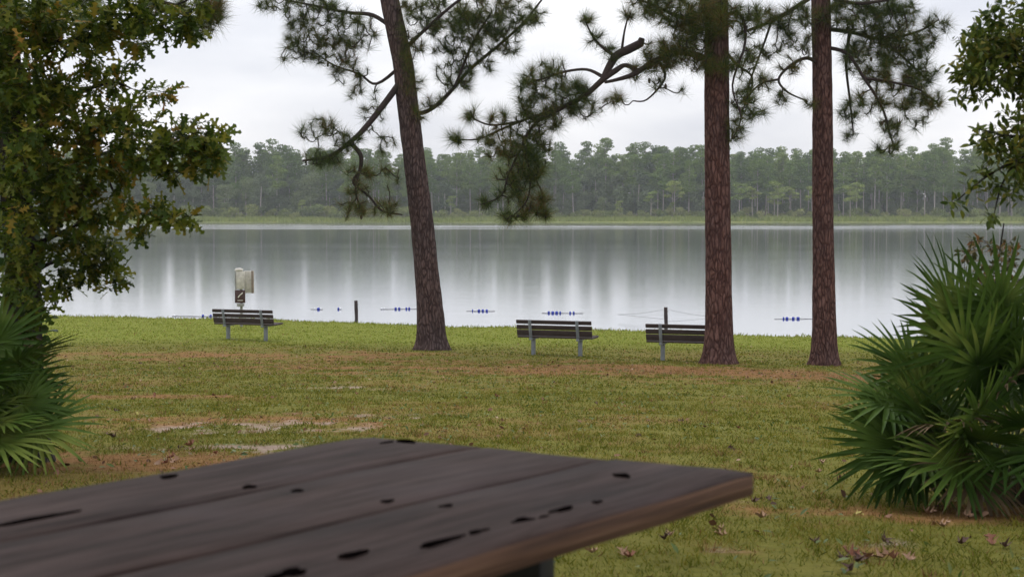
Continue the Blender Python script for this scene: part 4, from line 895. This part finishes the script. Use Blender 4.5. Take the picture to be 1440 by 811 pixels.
for row, (y0, sp, hs) in enumerate(((466, 4.6, .92), (476, 4.4, 1.0), (488, 4.2, 1.02), (502, 4.6, 1.06))):
    x = -.36*y0
    while x < .36*y0:
        X_ = x+rg.normal(0, 1.1); Y_ = y0+rg.normal(0, 2.5)
        if row < 3 and rg.random() < broadness(X_)*(1, .75, .5)[row]:
            place_far('broad', X_, Y_, rg.uniform(.62, 1.12)*(.92 if row == 0 else 1.1), rg.uniform(0, 6.3), sz=rg.uniform(.85, 1.1))
        else:
            top = hs*rg.uniform(.82, 1.05)*(1.0+.05*math.sin(X_*.045)+(.10 if rg.random() < .12 else 0))
            place_far('pine', X_, Y_, top, rg.uniform(0, 6.3), sz=1.0)
        x += sp*rg.uniform(.7, 1.3)
# the pale small trees, at the places the photograph shows them
for px, yt, place in ((915, 268, 'on a thin trunk, farther left of the middle pine'), (948, 256, 'the tallest pale one just left of the middle pine'), (1005, 268, 'half hidden behind the middle pine trunk'),
        (1058, 262, 'second to the right of the middle pine'), (1093, 256, 'midway between the middle and right pines'), (1112, 262, 'the broad one left of the right pine'), (1088, 270, 'the low one midway between the middle and right pines'),
        (1203, 258, 'the taller of two right of the right pine'), (1195, 262, 'the shorter of two right of the right pine'), (1142, 262, 'half hidden behind the right pine trunk'), (634, 276, 'just right of the leaning pine'),
        (945, 285, 'the lowest one just left of the middle pine'), (1040, 258, 'the first to the right of the middle pine'), (870, 283, 'above the right end of the free bench'), (425, 282, 'left of the leaning pine'), (720, 285, 'behind the hanging pine bough')):
    Y_ = 458+rg.uniform(-1, 3); X_ = (px-720)/FPX*Y_; h = CZ+(293-yt)/FPX*Y_-.9; place_far('pale', X_, Y_, max(.35, h/9.2), rg.uniform(0, 6.3), label='pale tree on far shore, '+place)
for k in range(150):
    X_ = -162+324*(k+rg.uniform(0, 1))/150; Y_ = rg.uniform(452, 463); place_far('shrub', X_, Y_, rg.uniform(.5, 1.3)*(1.25 if X_ < -30 else .95), rg.uniform(0, 6.3))
# the rest of the wood: one mass behind and beside the single trees
def merge_far(items, idx):
    mb = MB()
    for (kind, X_, Y_, sc, rz, v) in items:
        src = protos[kind][v][idx]; ca, sa = math.cos(rz), math.sin(rz); Rm = np.array([[ca, -sa, 0], [sa, ca, 0], [0, 0, 1]])*sc
        V = np.vstack(src.v)@Rm.T+np.array([X_, Y_, float(ground_h(X_, Y_))])
        for F in src.f3[:]: pass
        if src.f4: mb.add(V, np.vstack(src.f4))
        if src.f3:
            if src.f4: mb.f3.append(np.vstack(src.f3)+mb.n-len(V))
            else: mb.add(V, np.vstack(src.f3))
    return mb
items = []
for y0, sp in ((482, 7), (495, 5.5), (512, 5), (530, 5)):
    x = -250
    while x < 250: items.append(('broad', x+rg.normal(0, 1.5), y0+rg.normal(0, 3), rg.uniform(.6, .95)+(y0-482)*.008, rg.uniform(0, 6.3), int(rg.integers(4)))); x += sp
for y0 in (520, 545):
    x = -230
    while x < 230: items.append(('pine', x+rg.normal(0, 1.5), y0+rg.normal(0, 5), rg.uniform(.85, 1.08), rg.uniform(0, 6.3), int(rg.integers(6)))); x += 5.6
for sgn in (-1, 1):
    for y0, sp in ((470, 6), (485, 6)):
        x = 178
        while x < 330: items.append(('pine' if rg.random() < .7 else 'broad', sgn*(x+rg.normal(0, 1)), y0+rg.normal(0, 3), rg.uniform(.85, 1.05), rg.uniform(0, 6.3), int(rg.integers(4)))); x += sp
fw = merge_far(items, 1).build('far_woods', M_FP); tag(fw, 'dense mass of treetops behind the front trees across the lake', 'woods', kind='stuff')
und = []
for y0, sp in ((470, 3.6), (479, 4), (492, 4)):
    x = -250
    while x < 250: und.append(('broad', x+rg.normal(0, 1.2), y0+rg.normal(0, 2.5), rg.uniform(.32, .55)*(1 if y0 > 475 else .8), rg.uniform(0, 6.3), int(rg.integers(6)))); x += sp
tag(merge_far(und, 1).build('undergrowth', M_FB), 'tangled undergrowth between the trunks of the woods across the lake', 'undergrowth', kind='stuff')
ft = merge_far(items, 0).build('far_trunks', M_FT, fw); ft['kind'] = 'stuff'
# marsh grass fringe on the far bank
mb = MB(); n = 26000; X_ = rg.uniform(-230, 230, n); Y_ = 446.5+rg.gamma(2, 2.6, n); Z_ = ground_h(X_, Y_); keep = (Z_ > .02); X_, Y_, Z_ = X_[keep], Y_[keep], Z_[keep]; n = len(X_)
d_ = np.stack([rg.normal(0, .35, n), rg.normal(0, .2, n), np.ones(n)], 1); hh = rg.uniform(.5, 1.5, n)*(.6+.8*fbm(X_*.2, Y_*.3, 3))
scatter(mb, np.array([[0, .16, 0], [0, -.16, 0], [1, 0, 0]]), np.array([[0, 1, 2]]), np.stack([X_, Y_, Z_-.03], 1), d_, np.tile([0, -1., .2], (n, 1))+rg.normal(0, .4, (n, 3)), hh)
tag(mb.build('marsh_grass', M_FG), 'pale green marsh grass along the far bank of the lake', 'grass', kind='stuff')

# ------------------------------------------------------------------ lawn grass
M_GRASS, t, p, o_ = mat('lawn grass')
g = t.nodes.new('ShaderNodeNewGeometry'); n1 = noise(t, .9, 4, .6, g.outputs['Position'])
a = t.nodes.new('ShaderNodeMath'); a.operation = 'MULTIPLY_ADD'; t.links.new(g.outputs['Random Per Island'], a.inputs[0]); a.inputs[1].default_value = .65
b = t.nodes.new('ShaderNodeMath'); b.operation = 'MULTIPLY_ADD'; t.links.new(n1, b.inputs[0]); b.inputs[1].default_value = .9; b.inputs[2].default_value = -.3; t.links.new(b.outputs[0], a.inputs[2])
gc = ramp(t, a.outputs[0], [(.05, (.050, .066, .007)), (.35, (.105, .122, .012)), (.6, (.175, .175, .020)), (.8, (.24, .20, .035)), (.97, (.36, .27, .10))])
sxy = t.nodes.new('ShaderNodeSeparateXYZ'); t.links.new(g.outputs['Position'], sxy.inputs[0])
# the watered strip next to the lake is a fresher green than the trodden lawn
sm = t.nodes.new('ShaderNodeMapRange'); sm.inputs[1].default_value = 39; sm.inputs[2].default_value = 43; t.links.new(sxy.outputs['Y'], sm.inputs[0])
gc = mixc(t, sm.outputs[0], gc, ramp(t, g.outputs['Random Per Island'], [(.1, (.15, .20, .025)), (.5, (.22, .26, .035)), (.95, (.31, .32, .07))]))
gc = mixc(t, attr(t, 'straw'), gc, ramp(t, g.outputs['Random Per Island'], [(0, (.11, .055, .022)), (.5, (.22, .12, .045)), (1, (.32, .21, .10))]))
t.links.new(gc, p.inputs['Base Color']); p.inputs['Roughness'].default_value = .7; p.inputs['Specular IOR Level'].default_value = .10
tr_ = t.nodes.new('ShaderNodeBsdfTranslucent'); t.links.new(gc, tr_.inputs[0]); ms = t.nodes.new('ShaderNodeMixShader'); ms.inputs[0].default_value = .3
t.links.new(p.outputs[0], ms.inputs[1]); t.links.new(tr_.outputs[0], ms.inputs[2]); t.links.new(ms.outputs[0], o_.inputs[0])
rg = rng_(99); mb = MB()
for (ya, yb, dens, w, h0, h1) in ((3.0, 9, 2600, .0038, .016, .044), (9, 14, 1700, .005, .018, .046), (14, 22, 900, .008, .016, .042), (22, 34, 360, .014, .016, .042), (34, 60, 150, .028, .018, .045)):
    wid = .80; area = wid*(yb*yb-ya*ya); n = int(area*dens); Y_ = np.sqrt(rg.uniform(ya*ya, yb*yb, n)); X_ = Y_*rg.uniform(-wid, wid, n)
    ok = (np.abs(X_/Y_) < .38) | (rg.random(n) < np.clip(.5-(np.abs(X_/Y_)-.38)*1.15, 0, 1)); ok &= (Y_ > 5) | (rg.random(n) < .4); X_, Y_ = X_[ok], Y_[ok]; n = len(X_)
    sd_, st_, wt_ = zones(X_, Y_); cl = fbm(X_*3.5, Y_*3.5, 61, 3); keep = (rg.random(n) > sd_*1.05) & (rg.random(n) < .35+1.5*(cl-.25)) & (shore_y(X_)-Y_ > .02) & (rg.random(n) > .45*st_)
    X_, Y_, st_, cl = X_[keep], Y_[keep], st_[keep], cl[keep]; n = len(X_); Z_ = ground_h(X_, Y_); tt = (shore_y(X_)-Y_)
    tall = 1+2.0*np.exp(-((tt-.5)/.7)**2)*(Y_ > 30); hh = rg.uniform(h0, h1, n)*tall*(.5+cl*1.1)*(1-.35*st_)
    ti = rg.normal(0, .75, (n, 2)); d_ = np.stack([ti[:, 0], ti[:, 1], np.ones(n)], 1)
    tv = np.array([[0, .5, 0], [0, -.5, 0], [.55, -.38, .05], [.55, .38, .05], [1, 0, .2]]); 
    dd, ss, nn = frames(d_, rg.normal(0, 1, (n, 3))); wv = np.array([w])*rg.uniform(.7, 1.4, n)
    pos = np.stack([X_, Y_, Z_-.004], 1)
    V = pos[:, None]+(tv[None, :, 0:1]*hh[:, None, None])*dd[:, None]+tv[None, :, 1:2]*wv[:, None, None]*ss[:, None]+tv[None, :, 2:3]*hh[:, None, None]*nn[:, None]
    at = np.clip(np.repeat((rg.random(n) < st_*.85+.04).astype(float), 5), 0, 1)
    base = np.arange(n)[:, None, None]*5; F4 = (np.array([[0, 1, 2, 3]])[None]+base).reshape(-1, 4)
    mb.v.append(V.reshape(-1, 3)); mb.f4.append(F4+mb.n); mb.f3.append((np.array([[3, 2, 4]])[None]+base).reshape(-1, 3)+mb.n); mb.a.setdefault('straw', []).append(at); mb.n += n*5
n = 2600; Y_ = np.sqrt(rg.uniform(36, 34*34, n)); X_ = Y_*rg.uniform(-.37, .37, n)
cx_ = np.repeat(X_, 14)+rg.normal(0, .025, n*14); cy_ = np.repeat(Y_, 14)+rg.normal(0, .025, n*14); hh = np.repeat(rg.uniform(.03, .075, n), 14)*rg.uniform(.6, 1.1, n*14)
d_ = np.stack([rg.normal(0, .5, n*14), rg.normal(0, .5, n*14), np.ones(n*14)], 1)
k0 = mb.n; scatter(mb, np.array([[0, .06, 0], [0, -.06, 0], [1, 0, .2]]), np.array([[0, 1, 2]]), np.stack([cx_, cy_, ground_h(cx_, cy_)], 1), d_, rg.normal(0, 1, (n*14, 3)), hh)
mb.a['straw'].append(np.repeat((rg.random(n) < .25).astype(float), 42))
tag(mb.build('lawn_grass', M_GRASS), 'short patchy green grass growing on the lawn between the table and the lake', 'grass', kind='stuff')

# broad weeds and litter mixed through the turf
mb = MB(); n = 5200; Y_ = np.sqrt(rg.uniform(25, 30*30, n)); X_ = Y_*rg.uniform(-.37, .37, n); ok = fbm(X_*.8, Y_*.8, 71, 3) > .45; X_, Y_ = X_[ok], Y_[ok]; n = len(X_)
scatter(mb, *OVAL_LEAF, np.stack([X_, Y_, ground_h(X_, Y_)+.012], 1), np.stack([rg.normal(0, 1, n), rg.normal(0, 1, n), rg.uniform(0, .9, n)], 1), np.tile([0, 0, 1.], (n, 1))+rg.normal(0, .3, (n, 3)), rg.uniform(.03, .065, n))
M_WEED = leaf_mat('turf weeds', [(.1, (.05, .09, .02)), (.5, (.09, .14, .03)), (.95, (.16, .19, .05))], .5, True, .25, 2, .3)
tag(mb.build('turf_weeds', M_WEED), 'small broad weed leaves mixed through the lawn', 'plants', kind='stuff')
mb = MB(); n = 5200; Y_ = np.sqrt(rg.uniform(25, 42*42, n)); X_ = Y_*rg.uniform(-.37, .37, n); sd_, st_, _w = zones(X_, Y_); ok = rg.random(n) < .12+.8*st_+.2*sd_; X_, Y_ = X_[ok], Y_[ok]; n = len(X_)
scatter(mb, *ROUND_LEAF, np.stack([X_, Y_, ground_h(X_, Y_)+.018], 1), np.stack([rg.normal(0, 1, n), rg.normal(0, 1, n), rg.normal(0, .35, n)], 1), np.tile([0, 0, 1.], (n, 1))+rg.normal(0, .5, (n, 3)), rg.uniform(.02, .06, n))
M_LIT = leaf_mat('leaf litter', [(.1, (.05, .03, .02)), (.4, (.14, .07, .04)), (.7, (.26, .14, .09)), (.95, (.42, .32, .22))], .8, True, .1, 4, .2)
tag(mb.build('leaf_litter', M_LIT), 'small scattered dead leaf bits and bark chips on the lawn', 'leaf litter', kind='stuff')
# fallen leaves one can make out
def gpt(px, py):
    ys = np.linspace(3, 60, 3000); gx_ = (px-720)/FPX*ys; c_ = (CZ-ground_h(gx_, ys))/ys*FPX+293; k = int(np.argmin(np.abs(c_-py))); return np.array([gx_[k], ys[k], float(ground_h(gx_[k], ys[k]))])
M_FALL = [plain('brown dead leaf', (.24, .10, .06), .8, .4, 30), plain('tan dead leaf', (.36, .22, .14), .8, .25, 30), plain('dark dead leaf', (.09, .045, .035), .8, .4, 30), plain('yellow fallen leaf', (.42, .36, .10), .7, .2, 30)]
pv, pf = half_outline([(0, .004), (.16, .006), (.26, .07), (.40, .30), (.42, .10), (.56, .12), (.72, .33), (.72, .10), (.84, .09), (.97, .17), (1.04, .005)], .9, -.1)
leaf_me = []
for q in range(4):
    mb = MB(); v = pv.copy(); v[:, 2] += .35*(v[:, 0]-.5)**2*(1 if q % 2 else 1.8)-.05+.1*np.sin(v[:, 0]*7+v[:, 1]*9+q); v[:, 0] -= .5
    w_ = v.copy(); w_[:, 2] -= .008; mb.add(v, pf); mb.add(w_, pf[:, ::-1]); o = mb.build('fallen_leaf', M_FALL[q]); leaf_me.append(o.data); bpy.data.objects.remove(o)
fl = [(1205, 789, 0), (1225, 793, 0), (1245, 790, 1), (1262, 792, 0), (1283, 794, 1), (1190, 795, 2), (1212, 796, 2), (1200, 810, 2), (1310, 726, 1), (1365, 732, 1), (1372, 724, 1), (1015, 752, 1), (1018, 760, 1), (945, 760, 1), (936, 764, 2),
      (878, 786, 1), (890, 790, 0), (835, 784, 1), (1210, 730, 3), (1030, 634, 2), (1040, 605, 0), (1160, 655, 1), (1155, 668, 1), (1065, 711, 2), (1085, 709, 2), (1075, 733, 1), (1185, 680, 2), (1045, 700, 2), (960, 595, 2), (940, 700, 3),
      (190, 585, 3), (183, 593, 3), (160, 580, 2), (137, 539, 3), (153, 540, 3), (195, 512, 2), (235, 648, 0), (243, 652, 1), (228, 656, 0), (262, 630, 0), (250, 634, 2), (268, 636, 1), (300, 642, 0), (215, 560, 0), (185, 563, 1), (155, 617, 2), (1250, 768, 2), (1360, 770, 2), (1400, 768, 0), (1420, 775, 2),
      (470, 540, 1), (500, 556, 0), (1300, 690, 2), (1150, 770, 2), (1330, 745, 1), (905, 720, 1), (1110, 560, 0), (840, 570, 2), (700, 560, 0), (610, 540, 0)]
LBL = ['curled reddish brown fallen leaf lying on the lawn', 'curled tan fallen leaf lying on the lawn', 'dark dead leaf lying on the lawn', 'small yellow fallen leaf lying on the lawn']
for (px, py, q) in fl:
    g_ = gpt(px, py); o = bpy.data.objects.new('fallen_leaf', leaf_me[q]); COL.objects.link(o); o.location = (g_[0], g_[1], g_[2]+.022)
    o.rotation_euler = (rg.normal(0, .35), rg.normal(0, .3), rg.uniform(0, 6.3)); s_ = rg.uniform(.065, .11)*(.75 if q == 3 else 1); o.scale = (s_, s_, s_)
    pl_ = ('beside the left palmetto' if px < 175 else 'near the bare sandy patch' if px < 320 else 'beyond the table in mid lawn' if py < 615 else 'near the table end' if px < 1000 else 'in the bottom right corner' if py > 745 and px > 1120 else 'close to the right palmetto' if px > 1120 else 'between table and right palmetto')
    tag(o, LBL[q].replace('lying on the lawn', 'on the grass '+pl_), 'leaf', ['reddish brown fallen leaves on the lawn', 'tan fallen leaves on the lawn', 'dark dead leaves on the lawn', 'yellow fallen leaves on the lawn'][q])

# ------------------------------------------------------------------ haze
mb = MB(); mb.box((0, 540, 18), (1900, 1560, 50))
hz = mb.build('haze', bpy.data.materials.new('haze air')); m = hz.data.materials[0]; m.use_nodes = True; t = m.node_tree; t.nodes.clear()
o_ = t.nodes.new('ShaderNodeOutputMaterial'); pv_ = t.nodes.new('ShaderNodeVolumePrincipled'); t.links.new(pv_.outputs[0], o_.inputs['Volume'])
pv_.inputs['Density'].default_value = .00028; pv_.inputs['Color'].default_value = (.86, .90, .97, 1); pv_.inputs['Anisotropy'].default_value = .2
tag(hz, 'thin pale haze over the lake and the far woods', 'haze', kind='stuff')
